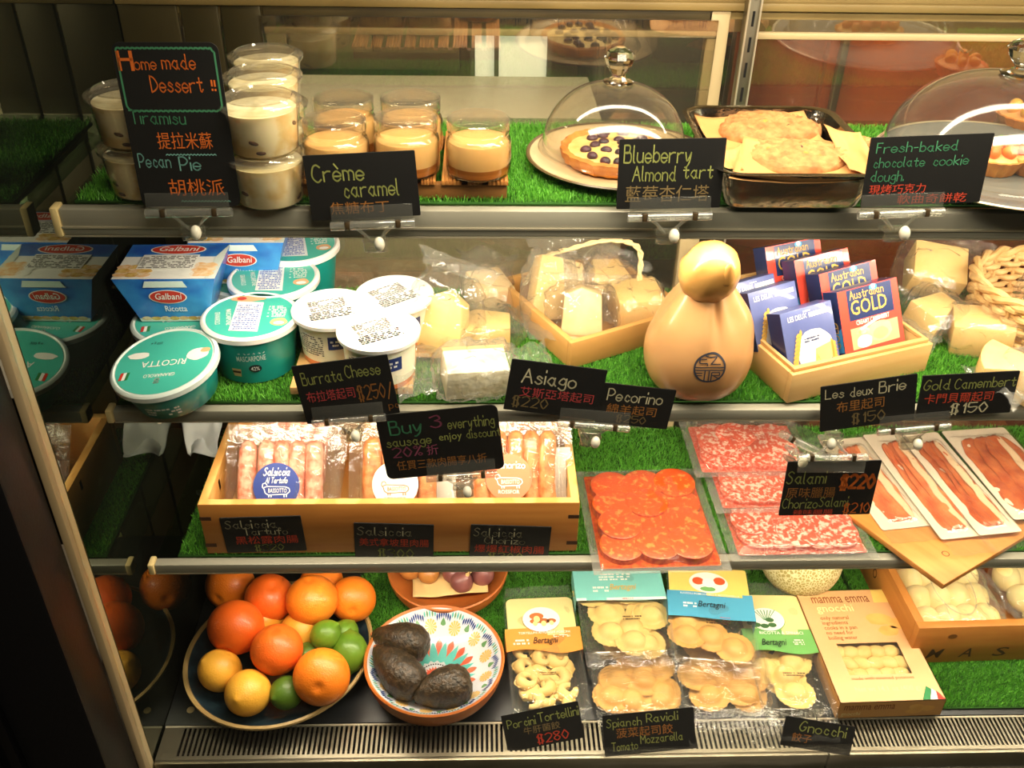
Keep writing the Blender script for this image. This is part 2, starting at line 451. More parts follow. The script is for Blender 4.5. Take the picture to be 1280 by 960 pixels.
backcab('steel_cupboard', 'tall brushed steel cupboard seen through the glass behind the caramel jars', -1.2, -0.06, 2.62, 3.1, 0.76, 1.95, 'steel_room', 5)
backcab('dark_cupboard', 'dark cupboard behind the sliding glass, beyond the blueberry tart dome', 0.30, 0.62, 2.5, 3.0, 0, 1.75, 'slate', 1)
backcab('red_cupboard', 'red brown wooden cupboard behind the glass at the back of the cookie tray', 0.63, 1.75, 1.75, 2.4, 0, 1.9, 'red_wood', 2)
t = thing('work_counter', 'pale kitchen counter beyond the sliding glass below the bright window', 'counter', MX.Translation(V((-0.3, 1.75, 0))))
MB().bx(-0.9, 0.59, 0, 0.84, 0.72, 0.76, 'white_counter', 0.004).build('countertop', t)
MB().bx(-0.88, 0.585, 0.01, 0.03, 0, 0.72, 'grey_panel').build('front_panel', t)
for x in (-0.86, 0.55):
    for y in (0.04, 0.80): MB().bx(x - 0.02, x + 0.02, y - 0.02, y + 0.02, 0, 0.72, 'steel', 0.003).build('leg', t)
l = bpy.data.lights.new('back_room_fill', 'AREA'); l.shape = 'RECTANGLE'; l.size = 1.6; l.size_y = 0.4; l.energy = 130; l.color = (1, 0.85, 0.62)  # added unseen fill light that brightens the room behind the sliding glass
o = bpy.data.objects.new('back_room_fill', l); COL.objects.link(o); o.location = (0.4, 1.38, 2.1); o.rotation_euler = (0.45, 0, 0)

# ------------------------------------------------------------------ display case: posts, shelves, base
def upright(x, label):
    t = thing('slotted_upright', label, 'shelf upright', MX.Translation(V((x, 1.205, DK))))
    m_ = MB().bx(-0.0085, 0.0085, 0, 0.018, 0, 1.07, 'steel', 0.0015)
    m_.bx(-0.0085, -0.0065, -0.003, 0.0, 0, 1.07, 'steel_lip'); m_.bx(0.0065, 0.0085, -0.003, 0.0, 0, 1.07, 'steel_lip')
    m_.build('channel', t)
    s_ = MB()
    for k in range(34): s_.bx(-0.0014, 0.0014, -0.0012, 0.0, 0.03 + k * 0.031, 0.048 + k * 0.031, 'hollow')
    s_.build('slots', t)
upright(0.334, 'slotted steel upright beside the cream door frame behind the cookie tray')
def shelf(label, z, h=0.0135, y1=1.205):
    t = thing('display_shelf', label, 'shelf', MX.Translation(V((SX0, 0.9, z))))
    L = SX1 - SX0
    MB().bx(0.004, L, 0.012, y1 - 0.9, -0.012, -0.004, 'shelf_glass').build('glass_panel', t)
    f = MB().bx(0.006, L, 0, 0.014, -2 * h, 0.0, 'trim_grey', 0.002)
    if h > 0.012: f.bx(0.006, L, -0.0015, 0.003, -0.0205, -0.0185, 'steel_lip')
    f.bx(0.006, L, 0.0, 0.016, -2 * h - 0.0015, -2 * h, 'steel_lip')
    f.build('front_rail', t)
    MB().bx(-0.002, 0.006, -0.0025, 0.016, -2 * h - 0.001, 0.002, 'ivory_plastic', 0.002).build('end_cap', t)
    for x in (0.05, 0.762, 1.38):
        MB().bx(x - 0.002, x + 0.002, 0.016, y1 - 0.9, -0.03, -0.012, 'steel').build('bracket', t)
    MB().bx(0.1, L, 0.006, 0.028, -2 * h + 0.002, -2 * h + 0.006, 'ivory_plastic').build('lamp_channel', t)
shelf('upper glass shelf with a wide grey rail carrying the desserts', S1, 0.0145)
shelf('middle glass shelf with a grey rail carrying the cheeses', S2, 0.0075)
shelf('lower glass shelf with a grey rail carrying sausages and sliced salami', S3, 0.0075)

def grass_mat(label, x0, x1, y0, y1, z, n, seed):
    rs = np.random.RandomState(seed)
    px = rs.uniform(x0 + 0.002, x1, n); py = rs.uniform(y0 + 0.001, y1, n)
    an = rs.uniform(0, 2 * pi, n); ln = rs.uniform(0.1, 0.75, n); hh = rs.uniform(0.004, 0.0072, n); wd = rs.uniform(0.00035, 0.0006, n)
    la = rs.uniform(0, 2 * pi, n)
    v = np.zeros((n, 4, 3))
    dx, dy = np.cos(an) * wd, np.sin(an) * wd
    lx, ly = np.cos(la) * ln * hh, np.sin(la) * ln * hh
    v[:, 0] = np.stack([px - dx, py - dy, np.full(n, z)], 1); v[:, 1] = np.stack([px + dx, py + dy, np.full(n, z)], 1)
    v[:, 2] = np.stack([px + lx + dx * .5, py + ly + dy * .5, z + hh], 1); v[:, 3] = np.stack([px + lx - dx * .5, py + ly - dy * .5, z + hh], 1)
    base = np.array([[x0, y0, z - .003], [x1, y0, z - .003], [x1, y1, z - .003], [x0, y1, z - .003], [x0, y0, z], [x1, y0, z], [x1, y1, z], [x0, y1, z]])
    bf = np.array([[0, 3, 2, 1], [4, 5, 6, 7], [0, 1, 5, 4], [1, 2, 6, 5], [2, 3, 7, 6], [3, 0, 4, 7]])
    vs = np.concatenate([base, v.reshape(-1, 3)]); fs = np.concatenate([bf, (np.arange(n * 4).reshape(n, 4) + 8)])
    me = bpy.data.meshes.new('artificial_grass_mat')
    me.vertices.add(len(vs)); me.vertices.foreach_set('co', vs.ravel())
    me.loops.add(len(fs) * 4); me.loops.foreach_set('vertex_index', fs.ravel())
    me.polygons.add(len(fs)); me.polygons.foreach_set('loop_start', np.arange(len(fs)) * 4); me.polygons.foreach_set('loop_total', np.full(len(fs), 4))
    me.materials.append(MATS['grass_base']); me.materials.append(MATS['grass'])
    mi = np.ones(len(fs), int); mi[:6] = 0
    me.polygons.foreach_set('material_index', mi)
    me.update(); me.validate()
    o = bpy.data.objects.new('artificial_grass_mat', me); COL.objects.link(o)
    tag(o, label, 'grass mat')
GB = 0.0055          # how far a base sinks below the blade tips
grass_mat('green artificial grass mat under the desserts on the upper shelf', -0.415, 0.99, 0.914, 1.155, S1 + 0.003, 130000, 1)
grass_mat('green artificial grass mat under the cheeses on the middle shelf', -0.425, 0.99, 0.914, 1.19, S2 + 0.003, 140000, 2)
grass_mat('green artificial grass mat under the sausage crate and salami packs', -0.40, 0.99, 0.914, 1.19, S3 + 0.003, 140000, 3)
grass_mat('green artificial grass mat behind the fruit bowls at the bottom', -0.20, 0.60, 0.965, 1.19, DK + 0.006, 75000, 4)
grass_mat('green artificial grass mat in front of the lettered crate at the bottom', 0.605, 0.99, 0.852, 1.19, DK + 0.006, 60000, 5)

t = thing('case_base', 'black deck at the bottom of the display case under the fruit plate', 'display case base', MX.Translation(V((0.27, 0.8, 0))))
MB().bx(-0.716, 0.74, 0.043, 0.45, DK - 0.03, DK + 0.002, 'dark_deck', 0.001).build('deck_panel', t)
MB().bx(-0.716, 0.74, 0.02, 0.45, 0.02, DK - 0.095, 'black_frame').build('plinth', t)
MB().lathe([(0, 0.0015), (0.005, 0.001), (0.0055, 0)], 'ivory_plastic', 16, MX.Translation(V((-0.686, 0.068, DK + 0.002)))).build('screw_cap', t)
# slotted air grille
def grille(label, x0, x1, pitch, gaps, sw):
    t = thing('air_grille', label, 'air grille', MX.Translation(V((0, 0, DK))))
    y0, y1 = 0.788, 0.842; g = MB()
    sy0, sy1 = y0 + 0.006, y1 - 0.003
    g.bx(x0, x1, sy1, y1, -0.001, 0.0015, 'steel_lip'); g.bx(x0, x1, y0, sy0, -0.001, 0.001, 'steel')
    x = x0; first = True
    edges = []
    xs = x0 + (0.027 if gaps else 0.006)
    g.bx(x0, xs, sy0, sy1, -0.001, 0.001, 'steel')
    while xs < x1:
        wide = any(abs(xs + sw - q) < pitch * 0.6 for q in gaps)
        a = xs + sw; b = min(xs + (pitch if not wide else pitch + 0.006), x1)
        g.bx(a, b, sy0, sy1, -0.001, 0.001, 'steel'); xs = b
    g.build('slotted_plate', t)
    MB().bx(x0, x1, y0, y1, -0.03, -0.018, 'hollow').build('duct', t)
    MB().bx(x0, x1, y0 - 0.006, y0, -0.03, 0.001, 'steel', 0.001).build('front_flange', t)
grille('slotted steel air grille in front of the fruit plate and pasta packs', -0.444, 0.478, 0.0068, [0.028], 0.0036)
grille('slotted steel air grille in front of the gnocchi box and grass mat', 0.480, 0.995, 0.0062, [], 0.0032)
f = MB().bx(-0.444, 0.99, 0.752, 0.770, DK - 0.03, DK - 0.012, 'steel', 0.003)
f.bx(-0.444, 0.99, 0.74, 0.752, DK - 0.09, DK - 0.016, 'steel_lip', 0.003); f.bx(-0.444, 0.99, 0.770, 0.784, DK - 0.06, DK - 0.03, 'slate')
tag(f.build('front_rail_bar'), 'steel rail along the bottom front of the case below the air grille', 'rail')
struct(MB().bx(-0.445, 1.0, 0.772, 0.776, DK - 0.02, 1.43, 'front_glass').build('window_6'))
# ------------------------------------------------------------------ chalkboard price cards and clear clips
mat('board_black', (17, 16, 15), 0.55, bump=0.03, bscale=900)
for k, c in dict(chalk_orange=(214, 104, 30), chalk_green=(64, 130, 92), chalk_olive=(150, 154, 82), chalk_white=(206, 196, 160), chalk_pink=(172, 58, 58), chalk_dim=(120, 100, 62),
                 chalk_red=(190, 62, 36), chalk_purple=(140, 66, 92), chalk_teal=(116, 170, 160), chalk_brown=(150, 96, 40)).items():
    mat(k, c, 0.8)
film('clear_acrylic', (246, 246, 240), 1.6, 0.06, 0.05, 0.05, 0.0, ior=1.6)
mat('clear_solid', (250, 250, 245), 0.05, trans=1.0, ior=1.45)
film('clip_clear', (246, 246, 240), 1.6, 0.14, 0.06, 0.16, 0.0, ior=1.6)
mat('pin_brown', (74, 58, 36), 0.4, 0.4)
mat('ball_white', (226, 220, 200), 0.25)
def rrect(w, h, r, n=6):
    out = []
    for cx, cy, a in ((w / 2 - r, h / 2 - r, 0), (-w / 2 + r, h / 2 - r, 90), (-w / 2 + r, -h / 2 + r, 180), (w / 2 - r, -h / 2 + r, 270)):
        out += [(cx + r * cos(radians(a + 90 * i / n)), cy + r * sin(radians(a + 90 * i / n))) for i in range(n + 1)]
    return out
SIGNM = {}
def sign(key, label, c, p0, n, lines, r=0.0012, th=0.0014, group='chalkboard price cards', deco=None):
    M, w, h = quadfit(c, p0, n)
    b = MB().prism(rrect(w, h, r), th, 'board_black', z0=-th)
    for (text, m_, u0, u1, v, hh, *o) in lines:
        pen = o[0] if o else 0.05
        b.ink(text, m_, None, hh * h, -w / 2 + u0 * w, h / 2 - v * h, (u1 - u0) * w, pen=pen, z=0.00025)
    if deco: deco(b, w, h)
    ob = b.build('chalkboard_card', None, M, smooth=0)
    tag(ob, label, 'price card', group)
    SIGNM[key] = (M, w, h)
    return ob
def tilted(c, Y=0.886, t=4):
    """plane through the card's lower edge, leaning back by t degrees"""
    p = aty((c[2][0] + c[3][0]) / 2, (c[2][1] + c[3][1]) / 2, Y)
    return p, V((0, -cos(radians(t)), sin(radians(t))))
def wavy(b, pts, m, w=0.0009, amp=0.0007, step=0.0022):
    P = []; d = 0
    for i in range(len(pts)):
        a = V(pts[i]); c = V(pts[(i + 1) % len(pts)]); L = (c - a).length; k = max(1, int(L / step))
        for j in range(k): P.append(a + (c - a) * (j / k) + V((0, amp * (1 if (len(P) % 2) else -1))))
    P.append(P[0])
    for i in range(len(P) - 1):
        d = P[i + 1] - P[i]
        if d.length < 1e-7: continue
        nn = V((-d.y, d.x)).normalized() * w
        b.poly([P[i] + nn, P[i + 1] + nn, P[i + 1] - nn, P[i] - nn], m, None, 0.00025)
def deco1(b, w, h):
    wavy(b, [(-w / 2 + .004, h / 2 - .005), (w / 2 - .007, h / 2 - .005), (w / 2 - .004, h / 2 - .009), (w / 2 - .004, h / 2 - .058), (w / 2 - .008, h / 2 - .062), (-w / 2 + .008, h / 2 - .062), (-w / 2 + .004, h / 2 - .058)], 'chalk_green')
    for v, a in ((0.665, 0.33), (0.965, 0.40)):
        y = h / 2 - v * h
        P = [(-w / 2 + w * (a + 0.5 * i / 30), y + 0.0006 * (1 if i % 2 else -1)) for i in range(31)]
        for p, q in zip(P, P[1:]): b.poly([(p[0], p[1] + .0006), (q[0], q[1] + .0006), (q[0], q[1] - .0006), (p[0], p[1] - .0006)], 'chalk_teal', None, 0.00025)
c = [(140, 53), (273, 53), (300, 258), (176, 258)]
sign('home', 'tall rounded chalkboard card headed Home made Dessert in front of the tiramisu', c, *tilted(c, t=3), r=0.008, lines=[
    ('H', 'chalk_orange', .05, .17, .155, .105, .08), ('ome', 'chalk_orange', .19, .39, .155, .075), ('made', 'chalk_orange', .45, .76, .15, .085), ('Dessert', 'chalk_orange', .31, .80, .285, .095), ('!!', 'chalk_orange', .86, .95, .275, .06, .06),
    ('Tiramisu', 'chalk_green', .05, .58, .475, .08), ('\u63d0\u62c9\u7c73\u8607', 'chalk_orange', .27, .81, .63, .105), ('Pecan', 'chalk_teal', .05, .36, .745, .085), ('Pie', 'chalk_teal', .45, .65, .765, .085), ('\u80e1\u6843\u6d3e', 'chalk_orange', .30, .86, .93, .11)], deco=deco1)
c = [(375, 196), (518, 187), (526, 270), (393, 275)]
sign('creme', 'chalkboard card reading Crème caramel in front of the bamboo tray', c, *tilted(c), lines=[
    ('Cr\u00e8me', 'chalk_olive', .06, .52, .40, .26), ('caramel', 'chalk_olive', .32, .82, .66, .25), ('\u7126\u7cd6\u5e03\u4e01', 'chalk_brown', .18, .72, .92, .19)])
c = [(771, 174), (905, 173), (903, 259), (774, 262)]
sign('blue', 'chalkboard card reading Blueberry Almond tart before the domed tart', c, *tilted(c), lines=[
    ('Blueberry', 'chalk_olive', .05, .68, .33, .24), ('Almond', 'chalk_olive', .14, .55, .59, .21), ('tart', 'chalk_olive', .62, .90, .56, .2), ('\u85cd\u8393\u674f\u4ec1\u5854', 'chalk_dim', .08, .88, .90, .24)])
c = [(1099, 172), (1250, 166), (1218, 253), (1066, 259)]
sign('fresh', 'slanting chalkboard card reading Fresh-baked chocolate cookie dough by the foil tray', c, *tilted(c, 0.866), lines=[
    ('Fresh-baked', 'chalk_green', .06, .72, .22, .14), ('chocolate', 'chalk_green', .05, .47, .43, .14), ('cookie', 'chalk_green', .54, .83, .43, .14), ('dough.', 'chalk_green', .05, .32, .63, .15), ('\u73fe\u70e4\u5de7\u514b\u529b', 'chalk_red', .05, .52, .82, .14), ('\u8edf\u66f2\u5947\u9905\u4e7e', 'chalk_red', .30, .88, .98, .14)])
c = [(366, 459), (486, 442), (498, 517), (382, 530)]
sign('burrata', 'chalkboard card reading Burrata Cheese in front of the white lidded cups', c, *tilted(c), lines=[
    ('Burrata', 'chalk_olive', .07, .49, .33, .2), ('Cheese', 'chalk_olive', .53, .89, .30, .2), ('\u5e03\u62c9\u5854\u8d77\u53f8', 'chalk_pink', .07, .58, .64, .19), ('$250/', 'chalk_brown', .61, .97, .70, .24), ('pc', 'chalk_brown', .9, 1.0, .9, .12)])
c = [(468, 520), (619, 506), (633, 585), (485, 600)]
sign('buy', 'rounded chalkboard card reading Buy 3 everything sausage enjoy discount above the sausage crate', c, *tilted(c, 0.88, 3), r=0.008, lines=[
    ('Buy', 'chalk_green', .10, .36, .30, .2), ('3', 'chalk_purple', .43, .53, .26, .18), ('everything', 'chalk_olive', .58, .96, .30, .16), ('sausage', 'chalk_olive', .05, .42, .49, .14), ('enjoy', 'chalk_olive', .49, .68, .50, .14), ('discount', 'chalk_olive', .72, 1.0, .47, .13),
    ('20%', 'chalk_purple', .09, .33, .66, .15), ('\u6298', 'chalk_purple', .37, .47, .67, .16), ('\u4efb\u8cb7\u4e09\u6b3e\u8089\u8178\u4eab\u516b\u6298', 'chalk_brown', .10, .86, .87, .15)])
c = [(638, 448), (756, 463), (749, 525), (631, 512)]
sign('asiago', 'chalkboard card reading Asiago, left of two cards sharing a clip', c, *tilted(c), lines=[
    ('Asiago', 'chalk_white', .14, .70, .42, .27), ('\u827e\u65af\u4e9e\u5854\u8d77\u53f8', 'chalk_pink', .14, .92, .70, .2), ('$220', 'chalk_dim', .08, .45, .90, .2)])
c = [(752, 479), (843, 487), (836, 538), (745, 527)]
sign('pecorino', 'chalkboard card reading Pecorino, right of two cards sharing a clip', c, *tilted(c, 0.8875), lines=[
    ('Pecorino', 'chalk_white', .10, .84, .40, .28), ('\u7dbf\u7f8a\u8d77\u53f8', 'chalk_brown', .12, .80, .72, .24), ('$250', 'chalk_dim', .28, .68, .92, .18)])
c = [(1031, 483), (1151, 467), (1139, 524), (1020, 541)]
sign('brie', 'slanting chalkboard card reading Les deux Brie in front of the camembert crate', c, *tilted(c), lines=[
    ('Les', 'chalk_white', .05, .24, .28, .2), ('deux', 'chalk_white', .31, .54, .30, .2), ('Brie', 'chalk_white', .61, .88, .30, .24), ('\u5e03\u91cc\u8d77\u53f8', 'chalk_brown', .17, .67, .62, .24), ('$150', 'chalk_dim', .34, .68, .90, .22)])
c = [(1159, 470), (1282, 463), (1256, 516), (1139, 522)]
sign('gold', 'slanting chalkboard card reading Gold Camembert beside the cheese wedges', c, *tilted(c, 0.8875), lines=[
    ('Gold', 'chalk_olive', .03, .30, .35, .24), ('Camembert', 'chalk_olive', .35, .98, .35, .24), ('\u5361\u9580\u8c9d\u723e\u8d77\u53f8', 'chalk_red', .06, .78, .68, .24), ('$150', 'chalk_white', .36, .74, .94, .24)])
c = [(979, 578), (1095, 575), (1094, 643), (979, 644)]
sign('salami', 'chalkboard card reading Salami and Chorizo Salami hanging over the salami packs', c, *tilted(c, 0.882, 4), lines=[
    ('Salami', 'chalk_olive', .02, .44, .40, .22), ('$220', 'chalk_orange', .61, .97, .50, .24, .1), ('\u539f\u5473\u81d8\u8178', 'chalk_brown', .04, .57, .67, .2), ('Chorizo', 'chalk_olive', .02, .40, .86, .18), ('Salami', 'chalk_olive', .42, .73, .84, .18), ('$210', 'chalk_orange', .70, .98, .96, .18), ('\u8fa3\u5473\u81d8\u8178', 'chalk_red', .12, .62, .99, .1)])

CLIP0 = None
def clip(M, label):
    """clear sprung card clip: lip over the card, hinge barrel with two pins, arm, ball joint and clamp on the rail"""
    global CLIP0
    g = 'clear sign clips on the shelf rails'
    if CLIP0: return dup(CLIP0, M, label, g)
    t = thing('sign_clip', label, 'sign clip', M, g)
    MB().box(.082, .017, .0014, 'clear_acrylic', MX.Translation(V((0, .0085, .0022))), .0005).build('front_lip', t)
    b = MB()
    for x0, x1 in ((-.0425, -.0285), (-.0225, .0225), (.0285, .0425)):
        b.lathe([(0, x0), (.0046, x0), (.0046, x1), (0, x1)], 'clip_clear', 14, MX.Translation(V((0, -.003, .001))) @ MX.Rotation(pi / 2, 4, 'Y'))
    b.build('hinge_barrel', t)
    for x in (-.0255, .0255): MB().box(.005, .008, .007, 'pin_brown', MX.Translation(V((x, -.003, .001))), .001).build('spring_pin', t)
    a = MB()
    for s_ in (-1, 1): a.tube([(s_ * .018, -.006, -.001), (s_ * .012, -.011, -.002), (s_ * .006, -.018, -.004), (s_ * .003, -.022, -.006)], .0018, 'clip_clear', 8)
    a.build('arm', t)
    MB().ball((.0055, .0075, .0055), 'ball_white', MX.Translation(V((.005, -.0225, .003))), 16, 12).build('ball_joint', t)
    k = MB().box(.026, .005, .02, 'clear_acrylic', MX.Translation(V((0, -.020, -.013))), .0015)
    k.box(.024, .016, .003, 'clear_acrylic', MX.Translation(V((0, -.024, -.006))), .001); k.box(.018, .004, .016, 'clear_acrylic', MX.Translation(V((0, -.031, -.013))), .001)
    k.build('clamp', t)
    CLIP0 = t
    return t
def clip_at(px, py, label, Y=0.884, roll=0.0, tilt=0.24, flip=False):
    p = aty(px, py, Y)
    M = MX.Translation(p) @ MX.Rotation(roll, 4, 'Y') @ MX.Rotation(pi / 2 - tilt, 4, 'X')
    if flip: M = M @ MX.Rotation(pi, 4, 'Z')
    return clip(M, label)
clip_at(236, 262, 'clear clip under the Home made Dessert card', 0.8835, -.02)
clip_at(466, 277, 'clear clip under the Crème caramel card', 0.8835, -.05)
clip_at(837, 267, 'clear clip under the Blueberry Almond tart card', 0.8835, -.03)
clip_at(1126, 263, 'clear clip under the Fresh-baked cookie dough card', 0.8635, -.05)
clip_at(436, 522, 'clear clip under the Burrata Cheese card', 0.8835, -.10)
clip_at(742, 529, 'clear clip between and under the Asiago and Pecorino cards', 0.8835, .10)
clip_at(1142, 533, 'clear clip joining the Les deux Brie and Gold Camembert cards', 0.8835, -.11)
clip_at(1040, 574, 'clear clip holding the Salami card from above', 0.8815, .0, 0.17, True)
clip_at(1012, 556, 'empty clear clip on the middle shelf rail below the camembert crate', 0.893, .5, 0.2)
clip_at(577, 592, 'clear clip under the Buy 3 card, clamped to the sausage crate', 0.8775, -.09, 0.35)
# ------------------------------------------------------------------ upper shelf: desserts
film('clear_cup', (252, 250, 242), 2.0, 0.06, 0.05, 0.05, 0.15, 60)
film('clear_glass', (250, 250, 246), 2.2, 0.03, 0.05, 0.0, 0.0, ior=1.5)
film('dome_glass', (247, 246, 240), 2.0, 0.04, 0.10, 0.02, 0.0, ior=1.5)
mat('tiramisu_cream', (250, 232, 190), 0.5, rgb2=(232, 196, 128), nscale=45, ndist=(0.45, 0.62), sss=0.2)
mat('cream_top', (246, 238, 206), 0.55, rgb2=(228, 214, 170), nscale=60, bump=0.3, bscale=120)
mat('coffee_sponge', (84, 50, 22), 0.7, rgb2=(66, 36, 16), nscale=80)
mat('custard', (236, 186, 122), 0.35, sss=0.2, rgb2=(228, 174, 108), nscale=14)
mat('caramel', (184, 108, 44), 0.3, sss=0.2)
mat('bamboo', (196, 134, 66), 0.5, rgb2=(166, 104, 46), nscale=60, stretch=(4, .4, 1))
mat('bamboo_dark', (128, 84, 38), 0.55)
mat('plate_cream', (206, 184, 146), 0.25, coat=0.3, rgb2=(192, 168, 128), nscale=12)
mat('plate_rim', (96, 78, 50), 0.3)
mat('pastry', (214, 142, 62), 0.6, rgb2=(186, 108, 40), nscale=50, bump=0.4, bscale=150)
mat('almond_cream', (236, 206, 138), 0.55, rgb2=(214, 172, 96), nscale=60, bump=0.3, bscale=180)
mat('blueberry', (46, 34, 46), 0.35, rgb2=(84, 44, 60), nscale=120)
mat('foil', (150, 144, 132), 0.16, 1.0, bump=0.8, bscale=60)
mat('cookie', (186, 132, 78), 0.75, rgb2=(150, 98, 52), nscale=90, bump=0.8, bscale=140)
mat('parchment', (204, 150, 90), 0.6, rgb2=(188, 134, 76), nscale=10)
mat('grey_plate', (112, 114, 112), 0.25, coat=0.4)
mat('strawberry', (226, 96, 44), 0.35, rgb2=(240, 150, 70), nscale=60)
mat('mint', (90, 130, 46), 0.5)
mat('yellow_tart', (236, 176, 60), 0.4)
mat('dark_mark', (70, 44, 24), 0.6)

def cup_parts(t, seed):
    rd = random.Random(seed)
    R0, R1, H = .0335, .0375, .052
    MB().lathe([(0, .0006), (R0 - .002, .0006), (R0, .002), (R1, H - .008), (R1 + .0025, H - .007), (R1 + .0025, H - .004), (R1, H - .003)], 'clear_cup', 44).build('cup', t)
    fl = MB()
    fl.lathe([(0, .0015), (R0 - .002, .0015), (R0 - .0008, .003), (R1 - .0022, H - .011)], 'tiramisu_cream', 44, mats=['tiramisu_cream'] * 3)
    ph = rd.uniform(0, 6)
    fl.grid(lambda u, v: ((R1 - .0022) * v * cos(2 * pi * u), (R1 - .0022) * v * sin(2 * pi * u), H - .011 + .003 * nz((v * 3 * cos(2 * pi * u), v * 3 * sin(2 * pi * u)), 1.0, ph) * (1 - v ** 4) + .002 * (1 - v)), 40, 8, 'cream_top', wrapu=True)
    fl.build('tiramisu', t)
    for k in range(7):
        a = rd.uniform(0, 2 * pi); z = rd.uniform(.006, .03); r = R0 + (R1 - R0) * z / H - .0022
        MB().ball((.0055, .0022, .0024), 'coffee_sponge', MX.Translation(V((r * cos(a), r * sin(a), z))) @ MX.Rotation(a + pi / 2, 4, 'Z') @ MX.Rotation(rd.uniform(-.5, .5), 4, 'Y'), 10, 6).build('sponge_piece', t)
    MB().lathe([(R1 + .003, H - .008), (R1 + .0038, H - .006), (R1 + .0038, H - .0035), (R1 + .0025, H - .0025), (R1 - .001, H - .002), (R1 - .0025, H + .0), (R1 - .0045, H + .0012), (R1 - .006, H - .001), (0, H - .0014)], 'clear_cup', 44).build('lid', t)
GT = 'lidded tiramisu cups'
cup0 = None
def tcup(px, py, z, label, seed, tilt=0):
    global cup0
    p = atz(px, py, z + .052); p.z = z
    M = pose(p, random.uniform(0, 6), 0)
    if cup0 is None:
        cup0 = thing('tiramisu_cup', label, 'dessert cup', M, GT); cup_parts(cup0, seed)
        return p
    dup(cup0, M, label, GT); return p
B1 = S1 + GB
def stack(px, py, up, lo, seed):
    p = tcup(px, py, B1 + .0535, up, seed); M = pose((p.x, p.y, B1), seed)
    dup(cup0, M, lo, GT)
stack(322, 120, 'upper tiramisu cup of the front stack right of the tall Home made card', 'bottom tiramisu cup of the front stack right of the tall Home made card', 1)
stack(327, 89, 'upper tiramisu cup of the middle stack behind the front pair', 'bottom tiramisu cup of the middle stack behind the front pair', 2)
stack(331, 64, 'upper tiramisu cup of the rear stack against the glass', 'bottom tiramisu cup of the rear stack against the glass', 3)
stack(158, 110, 'upper tiramisu cup of the stack half behind the Home made card, by the side panel', 'bottom tiramisu cup of the stack half behind the Home made card, by the side panel', 4)

# bamboo tray with caramel jars
TZ = B1 + .021
tl_ = atz(372, 226, TZ); tr_ = atz(637, 219, TZ)
t = thing('bamboo_tray', 'slatted bamboo tray under the caramel jars', 'tray', MX.Translation(V(((tl_.x + tr_.x) / 2, 0.917, B1))))
hw = (tr_.x - tl_.x) / 2
MB().bx(-hw + .003, hw - .003, .002, .012, 0, .0155, 'bamboo_dark', .001).build('front_board', t)
MB().bx(-hw + .003, hw - .003, .138, .148, 0, .0155, 'bamboo_dark', .001).build('back_board', t)
k = 9
for i in range(k):
    x = -hw + 2 * hw * (i + .5) / k; ww = 2 * hw / k * (.86 if i % 2 == 0 else .62)
    sl = MB()
    for j in range(5): sl.bx(x - ww / 2 + ww * j / 5, x - ww / 2 + ww * (j + .72) / 5, -.001, .151, .0155, .0205, 'bamboo', .0008)
    sl.bx(x - ww / 2, x + ww / 2, 0, .15, .0155, .019, 'bamboo')
    sl.build('slat', t)
def jar_parts(t):
    R, H = .0335, .056
    MB().lathe([(0, 0), (R - .006, 0), (R - .001, .003), (R, .009), (R, .035), (R - .0012, .039), (R - .0035, .0415), (R - .0025, .0425), (R - .002, .046), (R - .003, .0475), (R - .003, H), (R - .0045, H), (R - .0048, .046), (R - .0055, .041), (R - .0018, .036), (R - .0018, .009)], 'clear_glass', 48).build('glass_jar', t)
    MB().lathe([(0, .001), (R - .007, .001), (R - .0028, .004), (R - .002, .008), (R - .002, .013), (R - .002, .035), (R - .0028, .0365), (R - .006, .037), (0, .037)], 'custard', 48, mats=['caramel'] * 4 + ['custard'] * 4).build('custard', t)
    MB().lathe([(R - .002, H - .008), (R - .0015, H - .007), (R - .0015, H + .001), (R - .003, H + .0025), (R - .005, H + .002), (0, H + .0022)], 'clear_cup', 48).build('cap', t)
GJ = 'caramel pudding jars on the bamboo tray'; j0 = None
for px, py, lb in ((598, 150, 'caramel pudding jar standing alone at the right end of the bamboo tray'), (507, 148, 'caramel jar in the front row at the right end of the Crème caramel card'),
                   (417, 151, 'caramel jar in the front row over the left half of the Crème caramel card'), (513, 124, 'caramel pudding jar in the back row, the one to the right'),
                   (429, 124, 'caramel pudding jar in the back row, the one beside the tiramisu stack')):
    p = atz(px, py, TZ + .056); p.z = TZ
    if j0 is None:
        j0 = thing('caramel_jar', lb, 'dessert jar', pose(p), GJ); jar_parts(j0)
    else: dup(j0, pose(p, random.uniform(0, 6)), lb, GJ)

